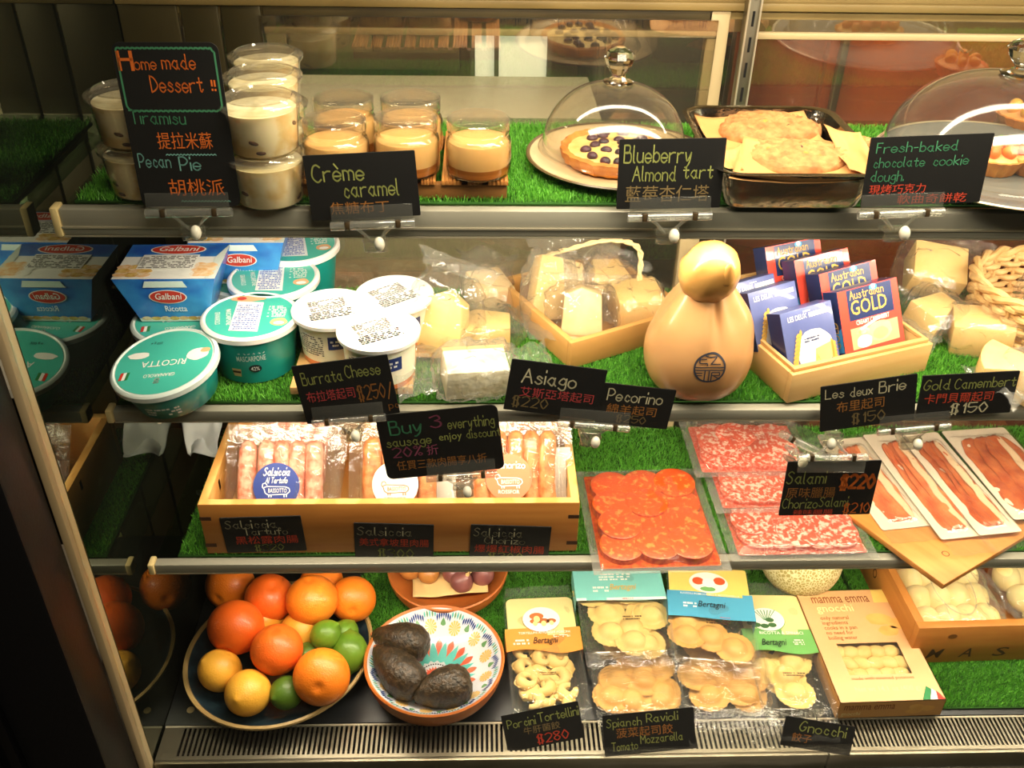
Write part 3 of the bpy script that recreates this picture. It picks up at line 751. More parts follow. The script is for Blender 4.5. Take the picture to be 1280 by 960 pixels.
# glass domes
def cloche(p, R, H, label, kr):
    t = thing('glass_dome', label, 'glass dome', pose(p))
    prof = [(R + .004, 0), (R + .005, .0015), (R + .004, .003)] + [(R * cos(a) ** .85 if cos(a) > 0 else 0, .003 + H * sin(a)) for a in [pi / 2 * i / 22 for i in range(22)]] + [(.0, .003 + H)]
    MB().lathe(prof, 'dome_glass', 64).build('dome', t)
    k = MB()
    z = H + .003
    k.lathe([(0, z), (kr * .95, z), (kr * 1.05, z + .002), (kr * .6, z + .004), (kr * .42, z + .008), (kr * .45, z + .011), (kr * .85, z + .02), (kr, z + .028), (kr * .8, z + .034), (kr * .3, z + .0385), (0, z + .039)], 'clear_solid', 10)
    k.build('crystal_knob', t, smooth=0)
    return t
def plate(p, R, label, m, rim, zr=.013):
    t = thing('cake_plate', label, 'plate', pose(p))
    MB().lathe([(0, .002), (R * .55, .002), (R * .6, 0), (R * .64, 0), (R * .66, .003), (R * .97, zr - .002), (R, zr), (R - .001, zr + .0015), (R * .93, zr - .001), (R * .7, .0055), (R * .66, .005), (0, .005)], m, 72).build('plate', t)
    MB().lathe([(R - .003, zr + .0012), (R, zr + .0022), (R + .0012, zr + .0008), (R, zr - .0006)], rim, 72).build('rim', t)
    return t
P = atz(775, 192, B1 + .014); P.z = B1
plate(P, .104, 'cream plate with a dark rim under the blueberry tart', 'plate_cream', 'plate_rim')
Q = atz(766, 186, B1 + .014); Q.z = B1 + .0145
cloche(Q, .080, .070, 'clear glass dome with a crystal knob over the blueberry tart', .017)
# tart
T0 = atz(770, 190, B1 + .016); T0.z = B1 + .0055
t = thing('blueberry_tart', 'round golden tart dotted with blueberries under the left glass dome', 'tart', pose(T0))
R = .062
MB().lathe([(0, 0), (R - .008, 0), (R - .003, .004)] + [(R, .016), (R - .003, .0185), (R - .007, .0165), (R - .009, .013)], 'pastry', 72, fn=lambda p: (p.x * (1 + .02 * cos(24 * atan2(p.y, p.x))), p.y * (1 + .02 * cos(24 * atan2(p.y, p.x))), p.z + .0015 * nz(p, 90))).build('crust', t)
MB().grid(lambda u, v: ((R - .008) * v * cos(2 * pi * u), (R - .008) * v * sin(2 * pi * u), .014 + .003 * (1 - v * v) + .0014 * nz((v * cos(2 * pi * u), v * sin(2 * pi * u)), 9)), 48, 10, 'almond_cream', wrapu=True).build('filling', t)
rd = random.Random(5); pts = []
while len(pts) < 26:
    a = rd.uniform(0, 6.28); r = (R - .014) * sqrt(rd.random())
    if all((r * cos(a) - q[0]) ** 2 + (r * sin(a) - q[1]) ** 2 > .0095 ** 2 for q in pts): pts.append((r * cos(a), r * sin(a)))
for x, y in pts: MB().ball((.0068, .006, .0046), 'blueberry', MX.Translation(V((x, y, .0165))) @ MX.Rotation(rd.uniform(0, 3), 4, 'Z'), 12, 8).build('blueberry', t)

# foil tray of cookies on parchment
RZ = B1 + .045
cs = [atz(x, y, RZ) for x, y in ((896, 219), (1106, 218), (1043, 130), (851, 134))]
ctr = (cs[0] + cs[1] + cs[2] + cs[3]) / 4; ctr = V(((cs[0].x + cs[1].x) / 2 + .0, (cs[0].y + cs[3].y) / 2, B1))
hx = ((cs[1].x - cs[0].x) + (cs[2].x - cs[3].x)) / 4; hy = (cs[3].y + cs[2].y - cs[0].y - cs[1].y) / 4
ctr = V(((cs[0].x + cs[3].x) / 2 + hx, (cs[0].y + cs[3].y) / 2 + .003, B1))
t = thing('foil_tray', 'rectangular aluminium foil tray holding cookies on parchment', 'baking tray', pose(ctr))
def rr_ring(hx, hy, r, z, n=10):
    return [(p[0], p[1], z + 0) for p in rrect(2 * hx, 2 * hy, r, n)]
def loft(mb, rings, m, cap0=False):
    n = len(rings[0]); vs = [p for r in rings for p in r]; fs = []
    for i in range(len(rings) - 1): fs += [[i * n + j, i * n + (j + 1) % n, (i + 1) * n + (j + 1) % n, (i + 1) * n + j] for j in range(n)]
    if cap0: fs.append(list(range(n))[::-1])
    return mb.add(vs, fs, m)
wob = lambda ring, a, s: [(p[0] + a * nz(p, s), p[1] + a * nz(p, s, 5), p[2]) for p in ring]
fo = MB()
loft(fo, [rr_ring(hx - .022, hy - .022, .014, .001), wob(rr_ring(hx - .018, hy - .018, .018, .004), .001, 60), wob(rr_ring(hx - .012, hy - .012, .022, .02), .003, 70), wob(rr_ring(hx - .006, hy - .006, .026, .042), .0015, 60), rr_ring(hx, hy, .03, .044), rr_ring(hx + .001, hy + .001, .03, .0455), rr_ring(hx - .003, hy - .003, .028, .0462), rr_ring(hx - .007, hy - .007, .026, .044), wob(rr_ring(hx - .013, hy - .013, .022, .02), .002, 70), rr_ring(hx - .022, hy - .022, .014, .003)], 'foil', True)
fo.poly(rr_ring(hx - .022, hy - .022, .014, .003), 'foil', None, .003)
fo.build('tray', t)
def cookie(px, py, z, r, h, label, rz=0, sq=1.0, seed=0):
    p = atz(px, py, z)
    t = thing('cookie', label, 'cookie', pose(p, rz), 'cookies in the foil tray')
    MB().grid(lambda u, v: (r * sin(pi * v / 2) ** .8 * cos(2 * pi * u) * (1 + .07 * sin(3 * 2 * pi * u + seed)), sq * r * sin(pi * v / 2) ** .8 * sin(2 * pi * u) * (1 + .07 * sin(3 * 2 * pi * u + seed)),
                            h * cos(pi * v / 2) ** .6 + .0035 * nz((sin(pi * v / 2) * cos(2 * pi * u), sin(pi * v / 2) * sin(2 * pi * u)), 9, seed) + .0018 * nz((sin(pi * v / 2) * cos(2 * pi * u), sin(pi * v / 2) * sin(2 * pi * u)), 24, seed)), 64, 24, 'cookie', wrapu=True).build('dough', t)
    rd = random.Random(seed)
    for k in range(9):
        a = rd.uniform(0, 6.28); q = r * .75 * sqrt(rd.random())
        MB().ball((.004, .003, .002), 'dark_mark' if k % 3 == 0 else 'pastry', MX.Translation(V((q * cos(a), sq * q * sin(a), h * (1 - (q / r) ** 2) ** .6 * .97))), 8, 6).build('chip', t)
def paper(c, z, label, lift=.008, seed=0, m='parchment'):
    """a creased parchment sheet with corners at the given pixels, corners lifted"""
    q = [atz(x, y, z + dz) for (x, y, dz) in c]
    o = (q[0] + q[1] + q[2] + q[3]) / 4
    def f(u, v):
        p = (q[3] * (1 - u) + q[2] * u) * (1 - v) + (q[0] * (1 - u) + q[1] * u) * v
        p = p - o
        e = (2 * u - 1) ** 2 * .5 + (2 * v - 1) ** 2 * .5
        return (p.x + .002 * nz((u, v), 4, seed), p.y + .002 * nz((u, v), 4, seed + 3), p.z - lift * (1 - e) + .003 * nz((u, v), 3, seed))
    ob = MB().grid(f, 18, 18, m).build('parchment_sheet', None, MX.Translation(o), solid=.0004)
    return tag(ob, label, 'baking paper', 'parchment sheets in the foil tray')
paper([(868, 143, .012), (1005, 138, .012), (1040, 178, .004), (903, 190, .004)], RZ - .012, 'parchment sheet under the rear cookie in the foil tray', .012, 1)
paper([(930, 170, .012), (1052, 176, .008), (1085, 222, .004), (912, 222, .006)], RZ - .008, 'parchment sheet under the large front cookie in the foil tray', .012, 2)
paper([(1030, 155, .02), (1075, 165, .022), (1112, 215, .012), (1062, 212, .006)], RZ - .010, 'parchment sheet sticking up at the side of the foil tray nearest the cookie dough card', .006, 3)
paper([(902, 185, .012), (926, 180, .012), (930, 212, .008), (902, 205, .006)], RZ - .012, 'small rolled parchment sheet at the foil tray corner beside the Blueberry card', .006, 4)
cookie(958, 165, RZ - .016, .060, .016, 'rear cookie in the foil tray, half under parchment', .2, .75, 3)
cookie(995, 205, RZ - .018, .062, .020, 'large cracked front cookie in the foil tray', 0, .68, 1)
cookie(1066, 192, RZ - .018, .032, .016, 'small cookie wedged at the side of the foil tray', .6, .8, 5)

# right dome
P = atz(1252, 203, B1 + .012); P.z = B1
plate(P, .138, 'grey plate overhanging the rail under the fruit tarts', 'grey_plate', 'steel_lip', .012)
Q = atz(1243, 196, B1 + .012); Q.z = B1 + .0125
cloche(Q, .122, .088, 'wide clear glass dome with a crystal knob over the fruit tarts', .021)
def fruit_tart(px, py, r, label, top, seed):
    p = atz(px, py, B1 + .006); p.z = B1 + .0056
    t = thing('fruit_tart', label, 'tart', pose(p, seed), 'fruit tarts under the right dome')
    MB().lathe([(0, 0), (r * .72, 0), (r * .76, .002), (r, .018), (r - .002, .019), (r - .005, .016), (0, .015)], 'pastry', 60, fn=lambda q: (q.x * (1 + .03 * cos(20 * atan2(q.y, q.x))), q.y * (1 + .03 * cos(20 * atan2(q.y, q.x))), q.z)).build('crust', t)
    MB().lathe([(0, .024), (r * .3, .0232), (r * .7, .019), (r - .004, .0155)], 'custard', 40).build('custard', t)
    rd = random.Random(seed)
    for k in range(7):
        a = k / 6 * 2 * pi; q = r * .5 if k < 6 else 0
        MB().ball((.0085, .0065, .007), top, MX.Translation(V((q * cos(a), q * sin(a), .025))) @ MX.Rotation(a, 4, 'Z'), 14, 10).build('fruit_piece', t)
    for k in range(3):
        lf = MB().prism([(0, 0), (.004, .003), (.011, .001), (.013, 0), (.011, -.001), (.004, -.003)], .0008, 'mint', MX.Translation(V((0, 0, .031))) @ MX.Rotation(k * 2.1, 4, 'Z') @ MX.Rotation(-.5, 4, 'Y')); lf.build('mint_leaf', t)
fruit_tart(1238, 212, .032, 'fruit tart topped with orange red berries beside the cookie dough card', 'strawberry', 1)
fruit_tart(1278, 160, .036, 'yellow fruit tart at the back under the right dome', 'yellow_tart', 2)
fruit_tart(1290, 215, .03, 'fruit tart with red berries at the frame edge under the right dome', 'strawberry', 3)
# ------------------------------------------------------------------ middle shelf: tubs and cheeses
mat('teal_print', (72, 188, 170), 0.35, coat=0.2)
mat('teal_tub', (24, 142, 134), 0.35, coat=0.2, rgb2=(30, 152, 142), nscale=20)
mat('lid_rim', (226, 238, 232), 0.25, coat=0.3)
mat('white_print', (244, 244, 238), 0.45)
mat('white_plastic', (248, 246, 240), 0.35, sss=0.1)
mat('cup_translucent', (244, 238, 212), 0.35, sss=0.2)
mat('orange_stripe', (236, 142, 88), 0.4)
mat('navy_print', (30, 52, 112), 0.4)
mat('blue_print', (24, 84, 186), 0.3, coat=0.3, rgb2=(70, 160, 226), nscale=18)
mat('blue_deep', (30, 60, 160), 0.3, coat=0.3)
mat('red_print', (206, 58, 42), 0.35, coat=0.2)
mat('ink_grey', (96, 92, 92), 0.7)
mat('ink_blue', (92, 112, 186), 0.6)
mat('food_orange', (236, 178, 112), 0.5, rgb2=(246, 224, 190), nscale=120)
mat('food_gold', (200, 150, 60), 0.5, rgb2=(240, 206, 128), nscale=140)
mat('green_print', (44, 130, 72), 0.4)
mat('tan_print', (226, 178, 130), 0.5)
mat('gold_print', (226, 178, 86), 0.35)
mat('dark_print', (26, 30, 36), 0.5)
mat('cheese_yellow', (244, 206, 138), 0.5, sss=0.15, rgb2=(238, 194, 120), nscale=25, bump=0.1, bscale=120)
mat('cheese_pale', (244, 214, 164), 0.5, sss=0.15, rgb2=(236, 202, 146), nscale=40, bump=0.15, bscale=150)
mat('cheese_rind', (226, 182, 104), 0.55, rgb2=(206, 158, 82), nscale=40)
mat('cheese_crumbly', (246, 236, 206), 0.7, rgb2=(222, 200, 150), nscale=60, bump=0.9, bscale=110, ndist=(.4, .8))
mat('cheese_orange', (240, 190, 92), 0.45, sss=0.2)
mat('pine', (218, 164, 94), 0.55, rgb2=(204, 146, 78), nscale=3, stretch=(1, 1, 12))
mat('pine_light', (228, 184, 120), 0.55, rgb2=(216, 168, 102), nscale=4, stretch=(1, 1, 14))
mat('rope_cream', (236, 208, 152), 0.7)
mat('caciocavallo', (204, 154, 102), 0.32, coat=0.25, sss=0.15, rgb2=(190, 136, 84), nscale=7)
mat('caciocavallo_top', (196, 146, 78), 0.35, coat=0.3, rgb2=(172, 120, 58), nscale=30)
mat('stamp_ink', (52, 54, 66), 0.6)
mat('wicker', (226, 190, 132), 0.6, rgb2=(204, 162, 100), nscale=60)
film('wrap', (253, 253, 251), 1.4, 0.02, 0.06, 0.05, 0.6, 45)
film('wrap_milky', (253, 253, 250), 1.4, 0.03, 0.10, 0.13, 0.8, 50)
film('flange', (253, 253, 250), 1.4, 0.03, 0.07, 0.14, 0.7, 60)
B2 = S2 + GB

def tub(M, label, Rt, Rb, H, kind, group, body='teal_tub'):
    t = thing(kind + '_tub', label, 'cheese tub', M, group)
    b = MB(); b.lathe([(0, 0), (Rb - .004, 0), (Rb, .003), (Rt - .004, H - .008), (Rt - .004, H)], body, 56)
    b.build('tub_body', t)
    return t
def arc(R0, R1, H):
    """wrap flat x,y (metres, y up from the base) round the front of a tapering tub"""
    def f(p):
        r = R0 + (R1 - R0) * p.y / H + .0005
        a = -pi / 2 + p.x / max(r, .01)
        return (r * cos(a), r * sin(a), p.y)
    return f
def lidgeo(b, R, H, m_top, m_rim):
    b.lathe([(R - .003, H - .008), (R + .001, H - .007), (R + .001, H - .001), (R - .001, H + .001), (R - .003, H + .0015), (R - .0045, H), (0, H)], m_rim, 64)
    b.lathe([(0, H + .0004), (R - .0055, H + .0004)], m_top, 64)
def blob(b, cx, cy, rx, ry, m, z, seed=0, n=22, T=None):
    b.poly([(cx + rx * cos(2 * pi * i / n) * (1 + .18 * nz((cos(2 * pi * i / n), sin(2 * pi * i / n)), 1.5, seed)), cy + ry * sin(2 * pi * i / n) * (1 + .18 * nz((cos(2 * pi * i / n), sin(2 * pi * i / n)), 1.5, seed + 2))) for i in range(n)], m, T, z)
GTU = 'teal soft cheese tubs'
def ricotta_lid(t, R, H):
    b = MB(); lidgeo(b, R, H, 'teal_print', 'lid_rim')
    z = H + .0007; Q = MX.Rotation(pi, 4, 'Z')
    b.ink('RICOTTA', 'white_print', Q, .010, 0, -.002, .052, 'c', hand=False, z=z)
    b.ink('GRANAROLO', 'white_print', Q, .0055, 0, .021, .036, 'c', hand=False, z=z); b.ink('8', 'white_print', Q, .008, -.002, .029, .005, z=z, hand=True, pen=.09)
    b.ink('250 g e', 'dark_print', Q, .004, .010, -.036, .014, hand=False, z=z)
    for k, m_ in enumerate(('red_print', 'white_print', 'green_print')): b.poly([(-.046 + k * .0035, -.028), (-.0425 + k * .0035, -.027), (-.0425 + k * .0035, -.014), (-.046 + k * .0035, -.015)], m_, None, z)
    blob(b, -.033, .014, .013, .006, 'white_print', z, 1); blob(b, .037, .008, .013, .010, 'white_print', z, 2); blob(b, .045, .014, .006, .004, 'tan_print', z + .0002, 3)
    b.build('lid', t)
def mascarpone_lid(t, R, H):
    b = MB(); lidgeo(b, R, H, 'teal_print', 'white_plastic'); z = H + .0007
    Q = MX.Rotation(radians(75), 4, 'Z')
    b.poly([(-.020, -.036), (.014, -.040), (.012, .030), (-.020, .034)], 'white_print', None, z)
    b.smallprint('ink_blue', None, -.018, .010, -.034, .026, 13, z + .0002, 4)
    b.ink('GRANAROLO', 'white_print', MX.Rotation(radians(-80), 4, 'Z'), .006, .0, -.041, .03, 'c', hand=False, z=z); b.ink('MASCARPONE', 'white_print', MX.Rotation(radians(-80), 4, 'Z'), .006, 0, -.028, .038, 'c', hand=False, z=z)
    b.smallprint('white_print', None, .02, .042, -.006, .022, 7, z, 9, fill=.6)
    blob(b, -.008, .040, .022, .007, 'tan_print', z + .0002, 2); blob(b, -.016, .040, .006, .004, 'red_print', z + .0004, 2); blob(b, .036, -.018, .010, .009, 'tan_print', z, 5); blob(b, .036, -.021, .006, .004, 'white_print', z + .0003, 6)
    b.build('lid', t)
def mascarpone_side(t, R0, R1, H):
    b = MB(); f = arc(R0, R1, H)
    b.ink('GRANAROLO', 'white_print', None, .0055, .004, .046, .034, 'c', hand=False, fn=f); b.ink('8', 'white_print', None, .007, .002, .053, .005, fn=f, pen=.09)
    b.ink('MASCARPONE', 'lid_rim', None, .0075, .004, .036, .034, 'c', hand=False, fn=f)
    b.disc(.0075, .0055, 'dark_print', None, 0, (.007, .025), fn=f); b.ink('42%', 'white_print', None, .0055, .007, .0223, .010, 'c', hand=False, fn=lambda p: (lambda q: (q[0] * 1.003, q[1] * 1.006, q[2]))(f(p)))
    b.poly([(-.022, .024), (-.010, .024), (-.011, .013), (-.020, .013)], 'tan_print', fn=f)
    b.poly([(-.0215, .021), (-.0105, .021), (-.011, .018), (-.021, .018)], 'coffee_sponge', fn=lambda p: (lambda q: (q[0] * 1.003, q[1] * 1.006, q[2]))(f(p)))
    b.build('printed_band', t)
# ricotta tub, tipped towards the front on the grass
p = atz(208, 457, B2 + .050); p.z = B2 + .0012
r0 = tub(pose((p.x + .004, p.y + .008, p.z + .006), 0.0, radians(8), radians(-7)), 'teal ricotta tub tipped forward at the end of the middle shelf beside the side panel', .0605, .047, .048, 'ricotta', GTU)
ricotta_lid(r0, .0605, .048)
b = MB(); b.smallprint('lid_rim', None, -.02, .02, .010, .024, 3, fn=arc(.047, .0565, .048), seed=3); b.build('printed_band', r0)
def masc(px, py, z, label, rz):
    p = atz(px, py, z + .070); p.z = z
    t = tub(pose(p, rz), label, .0575, .046, .070, 'mascarpone', GTU)
    mascarpone_lid(t, .0575, .070); mascarpone_side(t, .046, .0535, .070)
    return t, p
m0, pm = masc(313, 394, B2, 'teal mascarpone tub with a label sticker on its lid, in front, beside the ricotta tub', 0.05)
m1, pb = masc(342, 346, B2, 'second mascarpone tub directly behind the front one', 0.1)
q = atz(376, 330, B2 + .07)
m2p = atz(370, 305, B2 + .076); m2p.y = min(m2p.y, 1.176); m2p.z = B2 + .006
dup(m0, pose(m2p, .2), 'rearmost mascarpone tub, against the glass behind the burrata cups', GTU)
q2 = atz(228, 398, B2 + .048); q2.z = B2
rb = dup(r0, pose(q2, .15), 'teal ricotta tub lying flat beneath the front blue carton', GTU)
# blue cartons
def carton(M, label):
    t = thing('ricotta_carton', label, 'cheese carton', M, 'blue ricotta cartons')
    w0, w1, d0, d1, H = .040, .060, .034, .046, .064
    b = MB()
    v = [(-w0, -d0, 0), (w0, -d0, 0), (w0, d0, 0), (-w0, d0, 0), (-w1, -d1, H), (w1, -d1, H), (w1, d1, H), (-w1, d1, H)]
    b.add(v, [[0, 3, 2, 1], [0, 1, 5, 4], [1, 2, 6, 5], [2, 3, 7, 6], [3, 0, 4, 7]], 'blue_print')
    b.add(v, [[4, 5, 6, 7]], 'white_print')
    z = H + .0004
    b.poly([(-w1, .012), (w1, .012), (w1, d1), (-w1, d1)], 'blue_print', None, z)
    b.disc(.034, .0135, 'white_print', None, z + .0003, (.0, .031)); b.disc(.032, .012, 'red_print', None, z + .0005, (.0, .031)); b.ink('Galbani', 'white_print', None, .0125, 0, .026, .048, 'c', hand=False, sh=.15, z=z + .0008)
    b.poly([(-.038, -.022), (.030, -.022), (.030, .016), (-.038, .016)], 'white_print', None, z + .0006); b.smallprint('ink_grey', None, -.036, .028, -.020, .014, 9, z + .0009, 6)
    for k in range(9): blob(b, -.052 + .013 * (k % 3), -.036 + .010 * (k // 3), .009, .006, 'food_gold' if k % 2 else 'food_orange', z + .0003, k)
    for k in range(10): blob(b, .026 + .011 * (k % 3), -.034 + .011 * (k // 3), .009, .007, 'food_orange' if k % 3 else 'white_print', z + .0004, k + 5)
    b.poly([(w1 - .012, -d1), (w1, -d1), (w1, d1), (w1 - .010, .012)], 'lid_rim', None, z + .0002)
    n = V((0, -H, -(d1 - d0))).normalized()
    T = axes(V((0, -(d0 + d1) / 2, H / 2)) + n * .0006, V((1, 0, 0)), V((0, -(d1 - d0), H)).normalized(), n)
    b.disc(.0225, .0105, 'white_print', T, .0003, (0, .006)); b.disc(.021, .0095, 'red_print', T, .0005, (0, .006)); b.ink('Galbani', 'white_print', T, .0095, 0, .0025, .031, 'c', hand=False, sh=.15, z=.0008)
    b.ink('Ricotta', 'white_print', T, .0085, .006, -.016, .026, 'c', hand=False, z=.0008)
    b.poly([(-.026, .0205), (.026, .0205), (.022, .030), (-.022, .030)], 'lid_rim', T, .0006); b.poly([(-.040, -.032), (.040, -.032), (.041, -.024), (-.041, -.027)], 'white_print', T, .0004)
    for k in range(7): blob(b, -.032 + .011 * k, -.027, .006, .003, 'food_gold' if k % 2 else 'food_orange', .0007, k, T=T)
    b.build('sleeve', t)
    e = MB(); e.bx(-.012, .012, -.0008, .0012, -.0005, .003, 'white_plastic', .0008); e.bx(-w1 + .002, w1 - .002, -d1 + .003, d1 - .003, H - .004, H - .001, 'white_plastic'); e.build('inner_tub', t, MX.Translation(V((0, 0, 0))))
    return t
p = atz(216, 328, B2 + .048 + .064); c0 = carton(pose((p.x, p.y, B2 + .0495), .02), 'blue ricotta carton with a white sticker, standing on a teal tub near the side panel')
dup(c0, pose((p.x + .064, p.y + .098, B2 + .0495), .02), 'second blue ricotta carton, half behind the first one')
q3 = V((p.x + .064, min(p.y + .098, 1.14), B2)); dup(r0, pose(q3, .3), 'teal tub under the second blue carton, mostly hidden', GTU)

# burrata cups on a slatted board
BZ = B2 + .016
a_, b_ = atz(357, 509, B2 + .010), atz(514, 506, B2 + .010)
t = thing('slatted_board', 'pale slatted wooden board under the white lidded burrata cups', 'serving board', pose(((a_.x + b_.x) / 2, max(a_.y, .917), B2), 0))
hw = (b_.x - a_.x) / 2
for i in range(3): MB().bx(-hw + .052 * 1.1 * i * (2 * hw - .036) / (2 * .0572) * 1.0, -hw + .036 + .052 * 1.1 * i * (2 * hw - .036) / (2 * .0572), 0, .155, .006, .016, 'pine_light', .001).build('slat', t)
for y in (.03, .12): MB().bx(-hw, hw, y, y + .02, 0, .006, 'pine_light', .001).build('batten', t)
GBU = 'white lidded burrata cups'
def burrata(t):
    Rt, Rb, H = .047, .039, .062
    b = MB(); b.lathe([(0, 0), (Rb - .003, 0), (Rb, .002), (Rb + .0008, .007), (Rb + .001, .009), (Rt - .004, H)], 'cup_translucent', 56, mats=['orange_stripe'] * 4 + ['cup_translucent'])
    f = arc(Rb, Rt - .004, H)
    b.patch(-.010, .016, .028, .046, 'navy_print', f); b.smallprint('white_print', None, -.007, .011, .033, .043, 2, fn=lambda p: (lambda q: (q[0] * 1.006, q[1] * 1.01, q[2]))(f(p)), seed=4)
    b.smallprint('ink_grey', None, -.052, -.016, .018, .046, 9, fn=f, seed=2)
    b.build('cup', t)
    b = MB(); b.lathe([(Rt - .003, H - .006), (Rt + .001, H - .005), (Rt + .0015, H), (Rt, H + .0012), (Rt - .004, H + .0005), (Rt - .006, H), (0, H + .0006)], 'white_plastic', 56)
    b.smallprint('ink_grey', MX.Rotation(.15, 4, 'Z'), -.026, .018, -.004, .022, 8, H + .0012, 3); b.smallprint('dark_print', MX.Rotation(.15, 4, 'Z'), -.030, .022, -.024, -.005, 5, H + .0012, 8)
    b.build('lid', t)
u0 = None
for px, py, rz, lb in ((473, 412, .35, 'front burrata cup of the three white lidded cups'), (415, 385, .2, 'burrata cup closest to the teal mascarpone tub'), (493, 367, .5, 'rear burrata cup beside the bagged cheese wedges')):
    p = atz(px, py, BZ + .062); p.z = BZ
    if u0 is None: u0 = thing('burrata_cup', lb, 'cheese cup', pose(p, rz), GBU); burrata(u0)
    else: dup(u0, pose(p, rz), lb, GBU)

# wrapped cheeses
def bagmesh(b, w, d, h, m, seed, T=None, fl=.03, fm='flange', crimp=.0075):
    """loose clear bag round a w x d x h lump with creased flat ends"""
    def f(u, v):
        th = 2 * pi * u; s = 2 * v - 1
        k = (1 - abs(s) ** 3.0) ** .6 if abs(s) < 1 else 0
        x = s * (w / 2 + .004)
        cy, cz = cos(th), sin(th)
        y = (abs(cy) ** .6) * (1 if cy > 0 else -1) * (d / 2 + .004) * (.55 + .45 * k)
        z = (abs(cz) ** .7) * (1 if cz > 0 else -1) * (h / 2 + .003) * k
        e = crimp * nz((x, y, z), 60, seed) + crimp * .6 * nz((x, y, z), 140, seed + 3)
        return V((x + e, y + e * .8, h / 2 + z + e * .7))
    b.grid(f, 44, 30, m, T, wrapu=True)
    for s in (-1, 1):
        def g(u, v):
            x = s * (w / 2 + .002 + fl * v); y = (d * .52 + .012 * v) * (2 * u - 1)
            return V((x, y + .003 * nz((x, y), 40, seed), h / 2 + .006 * nz((x * 2, y), 55, seed + s) * (1 + v) + .010 * v * nz((u, v), 2.5, seed)))
        b.grid(g, 22, 7, fm, T)
GC = 'wrapped cheese pieces on the middle shelf'
def wedge(poly, h, m, rind=None, bev=.002):
    b = MB(); b.prism(poly, h, m, bev=bev); return b
def sector(r, a, n=10): return [(0, 0)] + [(r * cos(-a / 2 + a * i / n), r * sin(-a / 2 + a * i / n)) for i in range(n + 1)]
def cheese(px, py, label, poly, h, m, rz, rx=0, ry=0, lift=.002, bag=(.1, .07, .04), bagm='wrap', bagc=(0, 0, 0), bagrz=0, fl=.03, seed=0, rind=None, group=GC, zz=None, name='cheese_wedge'):
    z = (B2 if zz is None else zz) + lift
    p = atz(px, py, z)
    t = thing(name, label, 'cheese', pose(p, rz, rx, ry), group)
    b = wedge(poly, h, m); b.build('cheese', t)
    if rind:
        MB().prism(rind[0], h + .0006, rind[1], z0=-.0003).build('rind', t)
    if bag:
        q = MB(); bagmesh(q, *bag, bagm, seed, MX.Translation(V(bagc)) @ MX.Rotation(bagrz, 4, 'Z'), fl); q.build('clear_bag', t, smooth=22)
    return t
ctr_ = lambda P: [(p[0] - sum(q[0] for q in P) / len(P), p[1] - sum(q[1] for q in P) / len(P)) for p in P]
sq = lambda w, d: [(-w / 2, -d / 2), (w / 2, -d / 2), (w / 2, d / 2), (-w / 2, d / 2)]
tri = lambda w, d: [(-w / 2, -d / 2), (w / 2, -d * .15), (w / 2, d * .35), (-w / 2, d / 2)]
cheese(562, 400, 'tall yellow cheese wedge standing upright behind the pale block, beside the burrata cups', ctr_([(0, 0), (.058, .008), (.052, .072), (.028, .088), (.0, .075)]), .032, 'cheese_yellow', -.35, radians(68), 0, .040, (.10, .085, .045), bagc=(0, .01, 0), bagrz=1.4, seed=1, fl=.02)
cheese(606, 378, 'pale cheese block in a knotted clear bag behind the yellow wedges', sq(.052, .05), .04, 'cheese_pale', .5, .25, .1, .006, (.07, .062, .046), 'wrap_milky', seed=2, fl=.05, bagrz=1.1)
cheese(598, 430, 'low yellow cheese wedge lying on its side in front of the tall one', ctr_([(0, 0), (.075, -.008), (.085, .03), (.045, .05), (.0, .035)]), .036, 'cheese_yellow', .25, 0, 0, .002, (.11, .075, .045), seed=3, fl=.035)
cheese(592, 482, 'crumbly pale cheese block with a strip of rind, front of the bagged cheeses', sq(.074, .046), .042, 'cheese_crumbly', .18, .15, .05, .004, (.095, .065, .052), 'wrap_milky', seed=4, fl=.045, rind=([(-.037, .018), (.037, .018), (.037, .0235), (-.037, .0235)], 'cheese_rind'), name='cheese_block')

# tilted crate with rope handle
def crate(name, label, o, xd, L, D, H, th, m, M=None, lip=False):
    """open wooden box: front left corner o, front running along xd"""
    x = V(xd).normalized(); z = V((0, 0, 1)); y = z.cross(x)
    t = thing(name, label, 'wooden crate', axes(V(o), x, y, z))
    MB().bx(th, L - th, th, D - th, 0, .005, m).build('bottom', t)
    for nm, a in (('front_board', (0, L, 0, th)), ('back_board', (0, L, D - th, D))):
        b = MB().bx(a[0], a[1], a[2], a[3], 0, H, m, .0012)
        if lip: b.bx(a[0] + th * .5, a[1] - th * .5, a[2] + th * .5 if nm[0] == 'f' else a[2] - .0, a[3] + (.0 if nm[0] == 'b' else .002) - (th * .5 if nm[0] == 'b' else 0), H, H + .005, m, .0006)
        b.build(nm, t)
    for a in ((0, th), (L - th, L)):
        b = MB().bx(a[0], a[1], th, D - th, 0, H, m, .0012)
        if lip: b.bx(a[0] + (th * .5 if a[0] == 0 else 0), a[1] - (0 if a[0] == 0 else th * .5), th, D - th, H, H + .005, m, .0006)
        b.build('side_board', t)
    return t
fc = atz(712, 462, B2); fr_ = atz(838, 424, B2)
xd = (fr_ - fc); xd.z = 0
ck = crate('cheese_crate', 'tilted low pine crate holding wrapped Asiago pieces, with a rope handle', fc, xd, .185, .19, .038, .008, 'pine')
rp = MB()
P = [(.03, .165, .035), (.045, .15, .075), (.075, .12, .098), (.12, .10, .108), (.155, .085, .095), (.15, .07, .06), (.14, .06, .03)]
